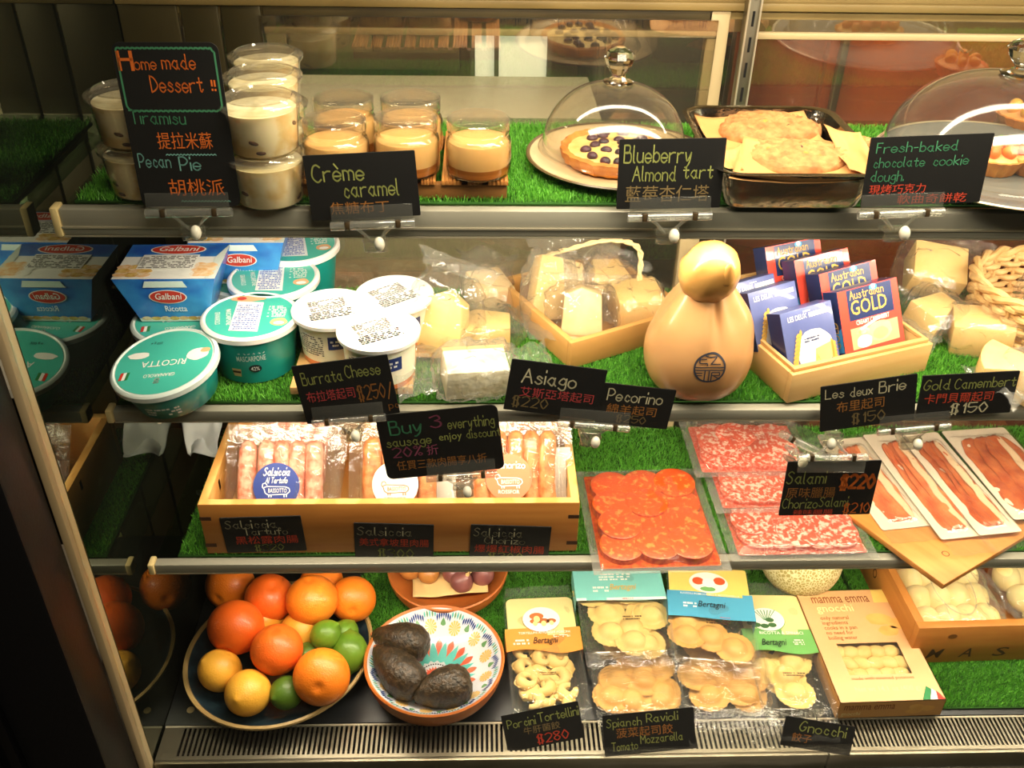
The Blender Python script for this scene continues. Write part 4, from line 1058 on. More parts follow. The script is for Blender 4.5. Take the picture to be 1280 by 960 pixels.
def twist(b, P, r, m, turns=26):
    pts = []
    P = [V(p) for p in P]
    for i in range(len(P) - 1):
        for k in range(8):
            t = k / 8; a = P[max(i - 1, 0)]; q = P[i]; c = P[i + 1]; d = P[min(i + 2, len(P) - 1)]
            pts.append(.5 * (2 * q + (c - a) * t + (2 * a - 5 * q + 4 * c - d) * t * t + (3 * q - a - 3 * c + d) * t ** 3))
    pts.append(P[-1])
    for s in (0, pi):
        b.tube([p + V((cos(s + i * 1.0) * r * .6, sin(s + i * 1.0) * r * .6, cos(s + i * 1.0) * r * .3)) for i, p in enumerate(pts)], r * .62, m, 7)
twist(rp, P, .0035, 'rope_cream'); rp.build('rope_handle', ck)
fx = xd.normalized(); fy = V((0, 0, 1)).cross(fx)
def inck(a, b_, z): q = fc + fx * a + fy * b_; return V((q.x, q.y, B2 + z))
GA = 'wrapped Asiago pieces in the rope handled crate'
def crate_cheese(a, b_, z, label, poly, h, m, rz, rx, ry, bag, bagm='wrap', seed=0, fl=.03, bagrz=0, bc=(0, 0, 0)):
    t = thing('cheese_wedge', label, 'cheese', MX.Translation(inck(a, b_, z)) @ MX.Rotation(rz, 4, 'Z') @ MX.Rotation(rx, 4, 'X') @ MX.Rotation(ry, 4, 'Y'), GA)
    MB().prism(poly, h, m, bev=.002).build('cheese', t)
    q = MB(); bagmesh(q, *bag, bagm, seed, MX.Translation(V(bc)) @ MX.Rotation(bagrz, 4, 'Z'), fl); q.build('clear_bag', t, smooth=22)
crate_cheese(.058, .066, .036, 'large pale upright wedge at the front of the rope handled crate', ctr_([(0, 0), (.056, 0), (.05, .072), (.024, .08), (.004, .07)]), .036, 'cheese_pale', -.1, radians(72), 0, (.068, .085, .042), seed=11, fl=.012, bagrz=1.57, bc=(0, .004, 0))
crate_cheese(.040, .135, .040, 'leaning yellow wedge at the end of the rope handled crate nearest the burrata cups', ctr_([(0, 0), (.05, 0), (.05, .08), (.02, .086)]), .03, 'cheese_yellow', .1, radians(62), radians(12), (.095, .065, .04), 'wrap_milky', seed=12, fl=.03, bagrz=1.4)
crate_cheese(.135, .055, .010, 'pale cheese block lying in the rope handled crate beside the hanging gourd cheese', sq(.062, .055), .045, 'cheese_yellow', .15, 0.1, 0, (.075, .066, .050), seed=13, fl=.012)
crate_cheese(.135, .135, .012, 'bagged yellow wedge at the back of the rope handled crate', ctr_([(0, 0), (.07, 0), (.06, .05), (.02, .055)]), .04, 'cheese_yellow', .4, .5, .1, (.085, .065, .048), 'wrap_milky', seed=14, fl=.025, bagrz=.7)
crate_cheese(.090, .150, .022, 'bagged pale wedge at the back under the rope handle', ctr_([(0, 0), (.06, 0), (.05, .055), (.01, .06)]), .036, 'cheese_pale', -.3, .8, 0, (.07, .06, .042), 'wrap_milky', seed=15, fl=.04, bagrz=1.2)

# gourd shaped cheese
p = atz(873, 462, B2); 
p = atz(873, 432, B2 + .055); p.z = B2 - .001
t = thing('gourd_cheese', 'large tied gourd shaped cheese with a round dark stamp', 'cheese', pose(p))
prof = [(0, 0), (.03, .001), (.05, .010), (.0605, .028), (.064, .05), (.0615, .072), (.053, .096), (.040, .118), (.030, .134), (.0265, .141)]
def lobed(p):
    a = atan2(p.y, p.x); k = max(0, min(1, (p.z - .07) / .04)); 
    s = 1 + k * (.075 * cos(3 * a + .5) + .06 * cos(5 * a + 1.1) - .20 * max(0, cos(a + pi / 2 - .16)) ** 90) - .03 * max(0, cos(a + pi / 2)) ** 60 * (1 - k)
    return (p.x * s, p.y * s, p.z)
dense = []
for i in range(len(prof) - 1):
    for k in range(4):
        a = prof[max(i - 1, 0)]; b_ = prof[i]; c = prof[i + 1]; d = prof[min(i + 2, len(prof) - 1)]; tt = k / 4
        dense.append(tuple(.5 * (2 * b_[j] + (c[j] - a[j]) * tt + (2 * a[j] - 5 * b_[j] + 4 * c[j] - d[j]) * tt * tt + (3 * b_[j] - a[j] - 3 * c[j] + d[j]) * tt ** 3) for j in (0, 1)))
dense.append(prof[-1])
dense[0] = (0, 0)
bd = MB(); bd.lathe(dense, 'caciocavallo', 96, fn=lobed); bd.build('cheese_body', t, smooth=80)
hd = MB(); hd.lathe([(0, -.036), (.014, -.034), (.024, -.028), (.031, -.017), (.0335, -.004), (.0325, .009), (.028, .020), (.020, .029), (.010, .034), (0, .0355)], 'caciocavallo_top', 48, MX.Translation(V((-.002, -.010, .159))) @ MX.Rotation(.35, 4, 'X') @ MX.Rotation(.25, 4, 'Y'), fn=lambda p: (p.x * (1 + .07 * nz((p.x, p.y, p.z), 70)), p.y * (1 + .07 * nz((p.x, p.y, p.z), 70)), p.z)); 
hd.lathe([(.011, -.006), (.010, 0), (.0075, .006), (.004, .012), (.0015, .0155), (0, .016)], 'caciocavallo_top', 24, MX.Translation(V((.010, -.034, .168))) @ MX.Rotation(.25, 4, 'X') @ MX.Rotation(.1, 4, 'Y'))
hd.build('knotted_head', t, smooth=80)
nk = MB(); nk.lathe([(.026, .134), (.030, .137), (.030, .141), (.026, .144)], 'caciocavallo_top', 40); nk.build('neck_string', t)
st = MB(); R = .0185
def onbody(q):
    # stamp wrapped on the body front, centre 65 mm up
    z = .064 + q.y; rr = .064 if z < .05 else None
    for (r0, z0), (r1, z1) in zip(dense, dense[1:]):
        if z0 <= z <= z1: rr = r0 + (r1 - r0) * (z - z0) / (z1 - z0 + 1e-9)
    a = -pi / 2 + q.x / rr; v = lobed(V((rr * cos(a), rr * sin(a), z)))
    return (v[0] * 1.01, v[1] * 1.014, v[2])
def ringq(r0, r1, n=48):
    for i in range(n):
        a, b_ = 2 * pi * i / n, 2 * pi * (i + 1) / n
        st.poly([(r0 * cos(a), r0 * sin(a)), (r1 * cos(a), r1 * sin(a)), (r1 * cos(b_), r1 * sin(b_)), (r0 * cos(b_), r0 * sin(b_))], 'stamp_ink', fn=onbody)
ringq(R - .0022, R)
def bar(x0, y0, x1, y1, w=.0013):
    a = V((x0, y0)); b_ = V((x1, y1)); n = (b_ - a).normalized(); n = V((-n.y, n.x)) * w / 2; k = 5
    for i in range(k):
        p0 = a + (b_ - a) * i / k; p1 = a + (b_ - a) * (i + 1) / k
        st.poly([p0 + n, p0 - n, p1 - n, p1 + n], 'stamp_ink', fn=onbody)
for x in (-.005, .0): bar(x, -R + .002, x, -.003); 
for y in (.001, -.0025): bar(-R + .002, y, R - .002, y)
bar(-.012, .006, -.003, .006); bar(-.003, .006, -.003, .003); bar(-.012, .006, -.012, .011); bar(-.012, .011, -.004, .011); bar(.0, .013, .008, .013); bar(.008, .013, .001, .005); bar(.001, .005, .012, .005); bar(-.006, .015, .0, .013)
bar(-.016, -.006, -.008, -.006); bar(-.015, -.009, -.008, -.009); bar(.003, -.005, .012, -.005); bar(.012, -.005, .012, -.009); bar(.012, -.009, .003, -.009); bar(.005, -.009, .013, -.014); bar(.003, -.005, .003, -.016)
st.build('stamp', t)

# camembert crate and boxes
fc2 = atz(986, 510, B2); fc2.y = max(fc2.y, .905); rt2 = atz(1150, 465, B2); xd2 = rt2 - fc2; xd2.z = 0
L2 = xd2.length + .008
crate('camembert_crate', 'pale wooden crate filled with small camembert and brie boxes', fc2, xd2, L2, .235, .040, .009, 'pine_light', lip=True)
ex = xd2.normalized(); ey = V((0, 0, 1)).cross(ex)
mat('gold_red', (226, 78, 62), 0.3, coat=0.3)
mat('gold_navy', (34, 44, 84), 0.3, coat=0.3, rgb2=(48, 62, 110), nscale=10)
mat('brie_blue', (104, 114, 166), 0.35, coat=0.3, rgb2=(78, 88, 146), nscale=9)
mat('brie_deep', (52, 58, 112), 0.35, coat=0.3)
mat('azure', (60, 150, 206), 0.35, coat=0.2)
mat('crust_white', (226, 224, 220), 0.5)
tb = radians(27)
def smallbox(c, back, label, kind, d=.026, group=None):
    """leaning carton, its face on a plane 'back' metres behind the crate front"""
    n = (-ey * cos(tb) + V((0, 0, 1)) * sin(tb))
    p0 = fc2 + ey * (.011 + back) + V((0, 0, .010))
    Q, w, h = quadfit(c, p0, n)
    e1 = Q.col[0].xyz; up = Q.col[1].xyz; o = Q.col[3].xyz - up * (h / 2)
    M = axes(o, e1, -n, up)          # local x right, y into the box, z up along the face
    t = thing(kind, label, 'cheese box', M, group)
    T = MX(((1, 0, 0, 0), (0, 0, -1, -.0004), (0, 1, 0, 0), (0, 0, 0, 1)))   # face lettering plane
    S = MX(((0, 0, -1, -w / 2 - .0004), (-1, 0, 0, d), (0, 1, 0, 0), (0, 0, 0, 1)))   # left side
    b = MB()
    if kind == 'camembert_box':
        b.bx(-w / 2, w / 2, 0, d, 0, h, 'gold_navy', .0006)
        b.poly([(-w / 2, 0), (w / 2, 0), (w / 2, h), (-w / 2, h)], 'gold_red', T); b.poly([(-w / 2 + .013, h * .52), (w / 2 - .010, h * .52), (w / 2 - .010, h - .001), (-w / 2 + .013, h - .001)], 'gold_navy', T, .0003)
        b.ink('Australian', 'gold_print', T, .0105, -w / 2 + .017, h * .84, w * .56, z=.0006, hand=True, pen=.06); b.ink('GOLD', 'gold_print', T, .0175, -w / 2 + .0165, h * .60, w * .60, z=.0006, hand=False)
        b.disc(.006, .004, 'azure', T, .0005, (.008, h - .004)); b.disc(.003, .003, 'white_print', T, .0006, (.008, h - .003))
        b.ink('CREAMY CAMEMBERT', 'white_print', T, .0056, .0015, h * .44, .050, 'c', z=.0006, hand=False)
        b.poly([(-w / 2 + .012, .006), (w / 2 - .007, .006), (w / 2 - .007, h * .40), (-w / 2 + .012, h * .40)], 'tan_print', T, .0003)
        blob(b, .010, .022, .019, .013, 'cheese_pale', .0006, 1, T=T); blob(b, .010, .019, .012, .007, 'cheese_yellow', .0008, 2, T=T); blob(b, -.015, .014, .012, .008, 'crust_white', .0007, 3, T=T); blob(b, -.016, .027, .010, .004, 'food_orange', .0008, 4, T=T)
        b.poly([(-.020, .031), (.012, .040), (.022, .040), (-.018, .028)], 'lid_rim', T, .0009)
        b.poly([(0, 0), (d, 0), (d, h), (0, h)], 'gold_navy', S); b.poly([(d * .25, .004), (d, .006), (d, h * .45), (d * .3, h * .3)], 'azure', S, .0002)
        b.ink('GOLD', 'gold_print', S @ MX.Translation(V((d * .8, h * .12, 0))) @ MX.Rotation(pi / 2, 4, 'Z'), .013, 0, 0, .034, z=.0005, hand=False)
    else:
        b.bx(-w / 2, w / 2, 0, d, 0, h, 'brie_blue', .0006)
        b.smallprint('white_print', T, -.005, .005, h * .93, h * .97, 1, .0004, 3); b.ink('LES DEUX', 'white_print', T, .0062, -.028, h * .83, .027, z=.0004, hand=False); b.smallprint('white_print', T, .002, .030, h * .83, h * .83 + .010, 1, .0004, 5, fill=1)
        blob(b, .004, h * .30, .027, .024, 'crust_white', .0005, 3, T=T); b.poly([(.004, h * .30), (.030, h * .36), (.028, h * .10), (.010, h * .04)], 'cheese_yellow', T, .0007); b.poly([(.004, h * .30), (.010, h * .04), (.001, h * .05)], 'food_gold', T, .0008)
        b.smallprint('navy_print', T, -.010, .012, h * .44, h * .53, 2, .0009, 9)
        for k in range(16): b.disc(.0035, .0018, 'gold_print', T @ MX.Translation(V((-w / 2 + .008 + .0018 * (k % 2) * 2 + k * .0008, .010 + k * .0024, 0))) @ MX.Rotation(.6 + .9 * (k % 2), 4, 'Z'), .0008, n=10)
        for k in range(12): b.disc(.0033, .0017, 'gold_print', T @ MX.Translation(V((w / 2 - .006 - .0016 * (k % 2) * 2, .004 + k * .002, 0))) @ MX.Rotation(2.4 - .9 * (k % 2), 4, 'Z'), .0008, n=10)
        b.poly([(0, 0), (d, 0), (d, h), (0, h)], 'brie_deep', S)
    b.build('carton', t)
    return t
GAU = 'red and navy camembert boxes'; GBR = 'blue brie boxes'
smallbox([(1042, 367), (1117, 347), (1134, 425), (1061, 446)], .004, 'front camembert box, its gold lettering and cheese picture in full view', 'camembert_box', group=GAU)
smallbox([(1020, 344), (1091, 325), (1108, 403), (1039, 423)], .048, 'camembert box just behind the front one', 'camembert_box', group=GAU)
smallbox([(989, 327), (1056, 310), (1074, 388), (1008, 406)], .090, 'camembert box third from the front', 'camembert_box', group=GAU)
smallbox([(952, 310), (1020, 297), (1038, 372), (970, 388)], .130, 'rearmost camembert box with its navy side showing', 'camembert_box', group=GAU)
smallbox([(962, 396), (1030, 378), (1059, 446), (1000, 466)], .002, 'front blue brie box with cheese and wheat ears', 'brie_box', group=GBR)
smallbox([(925, 369), (987, 353), (1012, 420), (957, 438)], .046, 'blue brie box behind the front one, beside the gourd cheese', 'brie_box', group=GBR)
smallbox([(906, 358), (962, 343), (984, 408), (932, 424)], .086, 'blue brie box peeking out behind the other two', 'brie_box', group=GBR)

# cheeses at the end with the basket
cheese(1160, 352, 'yellow cheese piece in a tall clear bag behind the camembert crate', sq(.07, .06), .05, 'cheese_yellow', -.3, .5, .1, .03, (.10, .10, .06), seed=21, fl=.03, bagrz=1.2)
cheese(1158, 410, 'small yellow wedge in a clear bag at the end of the camembert crate', tri(.06, .05), .04, 'cheese_yellow', .6, .2, 0, .008, (.08, .07, .05), 'wrap', seed=22, fl=.03)
cheese(1222, 432, 'pale yellow cheese block in a clear bag in front of the wicker basket', sq(.072, .055), .045, 'cheese_yellow', -.35, .1, -.1, .003, (.09, .07, .055), seed=23, fl=.03, name='cheese_block')
cheese(1226, 478, 'broad yellow cheese wedge behind the Gold Camembert card', ctr_(sector(.095, .85)), .042, 'cheese_yellow', 2.6, 0, 0, .002, None, seed=24, rind=None)
cheese(1290, 490, 'pale cheese piece at the frame edge behind the Gold Camembert card', tri(.07, .05), .04, 'cheese_pale', .3, 0, 0, .002, (.09, .065, .05), 'wrap_milky', seed=25)
# wicker basket
pb_ = atz(1285, 395, B2 + .03); pb_.z = B2
t = thing('wicker_basket', 'pale woven wicker basket at the end of the middle shelf', 'basket', pose((pb_.x + .02, pb_.y, B2), -.15))
rx_, ry_, hb = .085, .085, .075
for lv in range(8):
    k = 72; z = .004 + lv * hb / 8; s = 1 + .12 * lv / 8
    b = MB(); b.tube([((rx_ * s + .0035 * (1 if (i // 2 + lv) % 2 else -1)) * cos(2 * pi * i / k), (ry_ * s + .0035 * (1 if (i // 2 + lv) % 2 else -1)) * sin(2 * pi * i / k), z) for i in range(k)], .0044, 'wicker', 7, closed=True); b.build('woven_strand', t)
b = MB()
for s in (0, pi): b.tube([((rx_ * 1.13 + .004 * cos(s + i * .7)) * cos(2 * pi * i / 90), (ry_ * 1.13 + .004 * cos(s + i * .7)) * sin(2 * pi * i / 90), hb + .003 + .004 * sin(s + i * .7)) for i in range(90)], .0046, 'wicker', 7, closed=True)
b.build('rim', t)
b = MB()
for i in range(18): b.tube([(rx_ * cos(2 * pi * i / 18), ry_ * sin(2 * pi * i / 18), 0), (rx_ * 1.12 * cos(2 * pi * i / 18), ry_ * 1.12 * sin(2 * pi * i / 18), hb)], .003, 'wicker', 6)
b.build('stakes', t)
MB().lathe([(0, .001), (rx_, .001), (rx_, .004), (0, .004)], 'wicker', 40).build('bottom', t)
tt = thing('cheese_wedge', 'orange yellow cheese wedge in a clear bag inside the wicker basket', 'cheese', pose((pb_.x + .015, pb_.y - .01, B2 + .022), -.4, radians(50)), GC)
MB().prism(ctr_([(0, 0), (.08, 0), (.075, .07), (.03, .085), (.0, .06)]), .04, 'cheese_orange', bev=.003).build('cheese', tt)
q = MB(); bagmesh(q, .10, .085, .046, 'wrap', 31, MX.Translation(V((0, .01, 0))) @ MX.Rotation(1.4, 4, 'Z'), .025); q.build('clear_bag', tt, smooth=22)
# ------------------------------------------------------------------ lower shelf: sausages, salami, ham
mat('crate_wood', (196, 130, 58), 0.55, rgb2=(164, 100, 38), nscale=3.5, stretch=(1, 1, 12), ndist=(.3, .7))
mat('crate_wood_lit', (232, 178, 104), 0.55, rgb2=(214, 154, 80), nscale=7, wave=4.0, stretch=(.8, 2, 5))  # paler copy of crate wood, light on top edges and inside put into colour
mat('joint_dark', (70, 40, 16), 0.7)
mat('sausage_pink', (240, 184, 154), 0.4, coat=0.2, rgb2=(212, 116, 86), nscale=95, ndist=(.38, .62), bump=.4, bscale=160)
mat('sausage_gold', (226, 154, 92), 0.4, coat=0.25, rgb2=(190, 100, 46), nscale=80, ndist=(.38, .64), bump=.4, bscale=160)
mat('label_navy', (56, 72, 142), 0.4)
mat('label_white', (246, 240, 228), 0.45)
mat('label_orange', (238, 132, 92), 0.4)
mat('salami', (226, 88, 60), 0.4, coat=0.3, rgb2=(250, 206, 186), nscale=170, ndist=(.48, .60))
mat('salami_edge', (228, 94, 70), 0.4, coat=0.3, rgb2=(244, 170, 150), nscale=220, ndist=(.45, .7))
mat('chorizo', (232, 84, 26), 0.35, coat=0.35, rgb2=(244, 146, 70), nscale=130, ndist=(.54, .66))
mat('chorizo_edge', (190, 52, 14), 0.4, coat=0.3, rgb2=(226, 110, 40), nscale=160)
mat('ham_red', (214, 96, 50), 0.35, coat=0.3, rgb2=(236, 140, 84), nscale=36, ndist=(.35, .65))
mat('ham_dark', (178, 74, 32), 0.35, coat=0.3, rgb2=(220, 120, 64), nscale=40, ndist=(.35, .65))
mat('ham_fat', (246, 210, 168), 0.4, coat=0.2)
mat('backing_card', (242, 226, 200), 0.5)
mat('board_wood', (222, 150, 76), 0.5, rgb2=(206, 130, 58), nscale=6, stretch=(9, .9, 1))
mat('white_sheet', (236, 236, 228), 0.6, sss=0.1)
film('vacuum', (252, 252, 250), 1.3, 0.02, 0.07, 0.05, 0.5, 45)
film('vacuum_milky', (252, 252, 250), 1.3, 0.03, 0.08, 0.22, 0.5, 45)
B3 = S3 + GB
def crumple(name, label, cat, pts, m, seed, solid=.0006, amp=.006, n=26, fr=22):
    """a crumpled sheet between four lifted corners"""
    q = [V(p) for p in pts]; o = sum(q, V()) / 4
    def f(u, v):
        p = (q[3] * (1 - u) + q[2] * u) * (1 - v) + (q[0] * (1 - u) + q[1] * u) * v - o
        e = abs(nz(p, fr, seed)) ** .7; e2 = nz(p, fr * 2.4, seed + 5)
        return V((p.x + amp * .7 * nz(p, fr, seed + 9), p.y + amp * .7 * nz(p, fr * 1.3, seed + 4), p.z + amp * 2.2 * e + amp * .6 * e2))
    return tag(MB().grid(f, n, n, m).build(name, None, MX.Translation(o), smooth=25, solid=solid), label, cat)
crumple('plastic_sheet', 'crumpled white plastic sheet stuffed behind the near end of the sausage crate', 'plastic bag', [atz(228, 526, B3 + .055), atz(284, 524, B3 + .065), atz(268, 578, B3 + .03), atz(234, 572, B3 + .02)], 'white_sheet', 3, amp=.009)

# sausage crate
x0, x1, yf, yb, hb = -0.361, 0.1255, 0.9155, 1.115, .084
t = thing('sausage_crate', 'long wooden crate with taped price cards, full of packed sausages', 'wooden crate', MX.Translation(V((0, 0, B3))))
MB().bx(x0 + .01, x1 - .01, yf + .01, yb - .01, 0, .006, 'crate_wood_lit').build('bottom', t)
b = MB().bx(x0, x1, yf, yf + .011, 0, hb, 'crate_wood', .001); b.bx(x0 + .001, x1 - .001, yf + .0004, yf + .0106, hb - .0002, hb + .0006, 'crate_wood_lit')
for xx, s in ((x0, 1), (x1, -1)):
    for zz in (.012, .058): b.bx(min(xx, xx + s * .014) - (.0004 if s > 0 else 0), max(xx, xx + s * .014) + (.0004 if s < 0 else 0), yf - .0004, yf, zz, zz + .006, 'joint_dark')
b.build('front_board', t)
MB().bx(x0, x1, yb - .011, yb, 0, hb, 'crate_wood_lit', .001).build('back_board', t)
for nm, a in (('side_board', (x0, x0 + .011)), ('side_board', (x1 - .011, x1))):
    b = MB().bx(a[0], a[1], yf + .011, yb - .011, 0, hb, 'crate_wood_lit', .001)
    for zz in (.02, .055): b.bx(a[0] - .0004, a[1] + .0004, yf + .060, yf + .066, hb - .026, hb - .012, 'joint_dark')
    b.build(nm, t)
nF = V((0, -1, 0)); pF = V((0, yf - .0022, 0))
sign('tartufo', 'chalkboard card reading Salsiccia Tartufo taped to the crate, the one nearest the side panel', [(273, 648), (375, 645), (384, 688), (285, 691)], pF, nF, [
    ('Salsiccia', 'chalk_white', .05, .68, .30, .22), ('Tartufo', 'chalk_white', .26, .80, .50, .19), ('\u9ed1\u677e\u9732\u8089\u8178', 'chalk_red', .14, .92, .76, .23), ('$320', 'chalk_olive', .34, .74, .95, .17)], group='price cards taped to the sausage crate')
sign('american', 'chalkboard card reading Salsiccia $300 in the middle of the sausage crate front', [(440, 654), (541, 656), (543, 701), (446, 698)], pF, nF, [
    ('Salsiccia', 'chalk_white', .04, .72, .32, .22), ('\u7f8e\u5f0f\u62ff\u5761\u91cc\u8089\u8178', 'chalk_red', .06, .94, .62, .22), ('$300', 'chalk_olive', .30, .74, .93, .24)], group='price cards taped to the sausage crate')
sign('chorizo', 'chalkboard card reading Salsiccia Chorizo taped to the crate near the chorizo pack', [(587, 656), (688, 659), (686, 703), (588, 700)], pF, nF, [
    ('Salsiccia', 'chalk_white', .04, .64, .30, .22), ('Chorizo', 'chalk_white', .18, .68, .50, .18), ('\u7206\u7206\u7d05\u6912\u8089\u8178', 'chalk_red', .06, .94, .76, .22), ('$300', 'chalk_olive', .24, .68, .96, .2)], group='price cards taped to the sausage crate')

def sausage_pack(px, py, back, label, n, pitch, L, m, lab=None, tilt=50, w=None, roll=0, seed=0):
    a = radians(tilt); nrm = V((0, -sin(a), cos(a)))
    p0 = V((0, yf + .011 + back, B3 + .05))
    o = atp(px, py, p0, nrm)
    x = V((1, 0, 0)); y = nrm.cross(x)
    M = axes(o, x, y, nrm) @ MX.Rotation(roll, 4, 'Z')
    t = thing('sausage_pack', label, 'sausage pack', M, 'vacuum packed sausages in the crate')
    rd = random.Random(seed); r = pitch * .56; W_ = n * pitch
    for i in range(n):
        cx = (i - (n - 1) / 2) * pitch; bend = rd.uniform(-.004, .004)
        pts = []; rr = []
        for k in range(17):
            s = k / 16 * 2 - 1
            pts.append((cx + bend * (1 - s * s) + .001 * nz((s, i), 2, seed), s * L / 2, .001 * nz((s, i), 3, seed))); rr.append(r * max(.45, (1 - abs(s) ** 12) ** .6) * (1 + .04 * nz((s * 3, i), 1, seed)))
        MB().tube(pts, rr, m, 14).build('sausage', t, smooth=80)
    ww, hh = W_ / 2 + .022, L / 2 + .022
    def f(u, v):
        X = (2 * u - 1) * ww; Y = (2 * v - 1) * hh
        z = -.004
        for i in range(n):
            d = abs(X - (i - (n - 1) / 2) * pitch) / r
            if d < 1: z = max(z, r * sqrt(1 - d * d) * max(0, min(1, (L / 2 - abs(Y)) / .008)) + .0014)
            elif d < 1.4: z = max(z, .001 * max(0, min(1, (L / 2 - abs(Y)) / .008)))
        return V((X, Y, z + .0012 * nz((X, Y), 70, seed) + (.003 * nz((X, Y), 38, seed + 2) if abs(X) > W_ / 2 or abs(Y) > L / 2 else 0)))
    MB().grid(f, 60, 40, 'vacuum').build('clear_film', t)
    b = MB().grid(lambda u, v: V(((2 * u - 1) * ww, (2 * v - 1) * hh, -r - .001)), 6, 6, 'vacuum'); b.build('film_back', t)
    if lab:
        mm, ink, lx, ly, R = lab
        b = MB(); z = r + .0026
        fl = lambda p: (p[0], p[1], z + p[2] - .8 * ((p[0] - lx) ** 2) * 3)
        b.grid(lambda u, v: V(fl((lx + R * v * cos(2 * pi * u), ly + R * v * sin(2 * pi * u), 0))), 48, 6, mm, wrapu=True)
        T = MX.Translation(V((lx, ly, .0005)))
        fn = lambda p: (p[0], p[1], p[2] + z - 2.4 * p[0] ** 2)
        def ik(*a, **k): b.ink(*a, **k, fn=fn)
        if lab[0] == 'label_navy': ik('Salsiccia', ink, T, .010, 0, .014, .034, 'c', hand=True, pen=.08, sh=.2); ik('Al Tartufo', ink, T, .007, 0, .004, .028, 'c', hand=True, pen=.09, sh=.2)
        elif lab[0] == 'label_orange': ik('Chorizo', ink, T, .009, .004, .012, .034, 'c', hand=True, pen=.08)
        ik('BASSOTTO', ink, T, .0055, .002, -.0085, .024, 'c', hand=False)
        # little long bodied dog outline round the name
        P = [(-.016, -.002), (-.012, -.0005), (.012, -.001), (.017, -.003), (.018, -.007), (.014, -.0105), (-.010, -.0115), (-.014, -.009), (-.0155, -.004), (-.018, -.001), (-.0175, .003), (-.014, .004), (-.0115, .001)]
        for p, q in zip(P, P[1:]):
            d = (V(q) - V(p)).normalized(); nn = V((-d.y, d.x)) * .0006
            b.poly([V(p) + nn, V(p) - nn, V(q) - nn, V(q) + nn], ink, T, 0, fn=fn)
        for xx in (-.010, -.007, .010, .013): b.poly([(xx, -.011), (xx + .0015, -.011), (xx + .0015, -.0145), (xx, -.0145)], ink, T, 0, fn=fn)
        ik('\u5df4\u8cfd\u6b50\u6b3e\u5f0f\u81d8\u8178' if ink != 'white_print' else 'ROSSFOR', ink, T, .005, 0, -.0215, .028, 'c', hand=False)
        b.build('round_label', t)
    return t
sausage_pack(352, 600, .030, 'pink sausage pack with a round navy label at the near end of the crate', 5, .0215, .105, 'sausage_pink', ('label_navy', 'white_print', -.004, -.008, .0305), seed=1)
sausage_pack(372, 560, .072, 'pink sausage pack leaning behind the navy labelled one', 4, .022, .10, 'sausage_pink', None, roll=-.12, seed=2)
sausage_pack(500, 596, .030, 'golden sausage pack with a round white label, in the middle of the crate', 4, .0235, .105, 'sausage_gold', ('label_white', 'label_orange', -.005, -.010, .0305), seed=3)
sausage_pack(645, 592, .030, 'golden sausage pack with a round orange label, at the chorizo end of the crate', 5, .022, .115, 'sausage_gold', ('label_orange', 'white_print', -.010, -.005, .031), seed=4)
sausage_pack(620, 548, .078, 'golden sausage pack standing behind the orange labelled one', 4, .0225, .10, 'sausage_gold', None, roll=.1, seed=5)
def card(px, py, back, w, h, label):
    a = radians(50); nrm = V((0, -sin(a), cos(a))); o = atp(px, py, V((0, yf + .011 + back, B3 + .05)), nrm); x = V((1, 0, 0))
    tag(MB().box(w, h, .0008, 'label_white', None, .0002).build('paper_card', None, axes(o, x, nrm.cross(x), nrm)), label, 'paper card', 'white paper cards between the sausage packs')
card(556, 612, .055, .03, .07, 'white paper card between the white and orange labelled sausage packs')
card(703, 598, .055, .022, .085, 'white paper card at the end of the crate beside the salami')

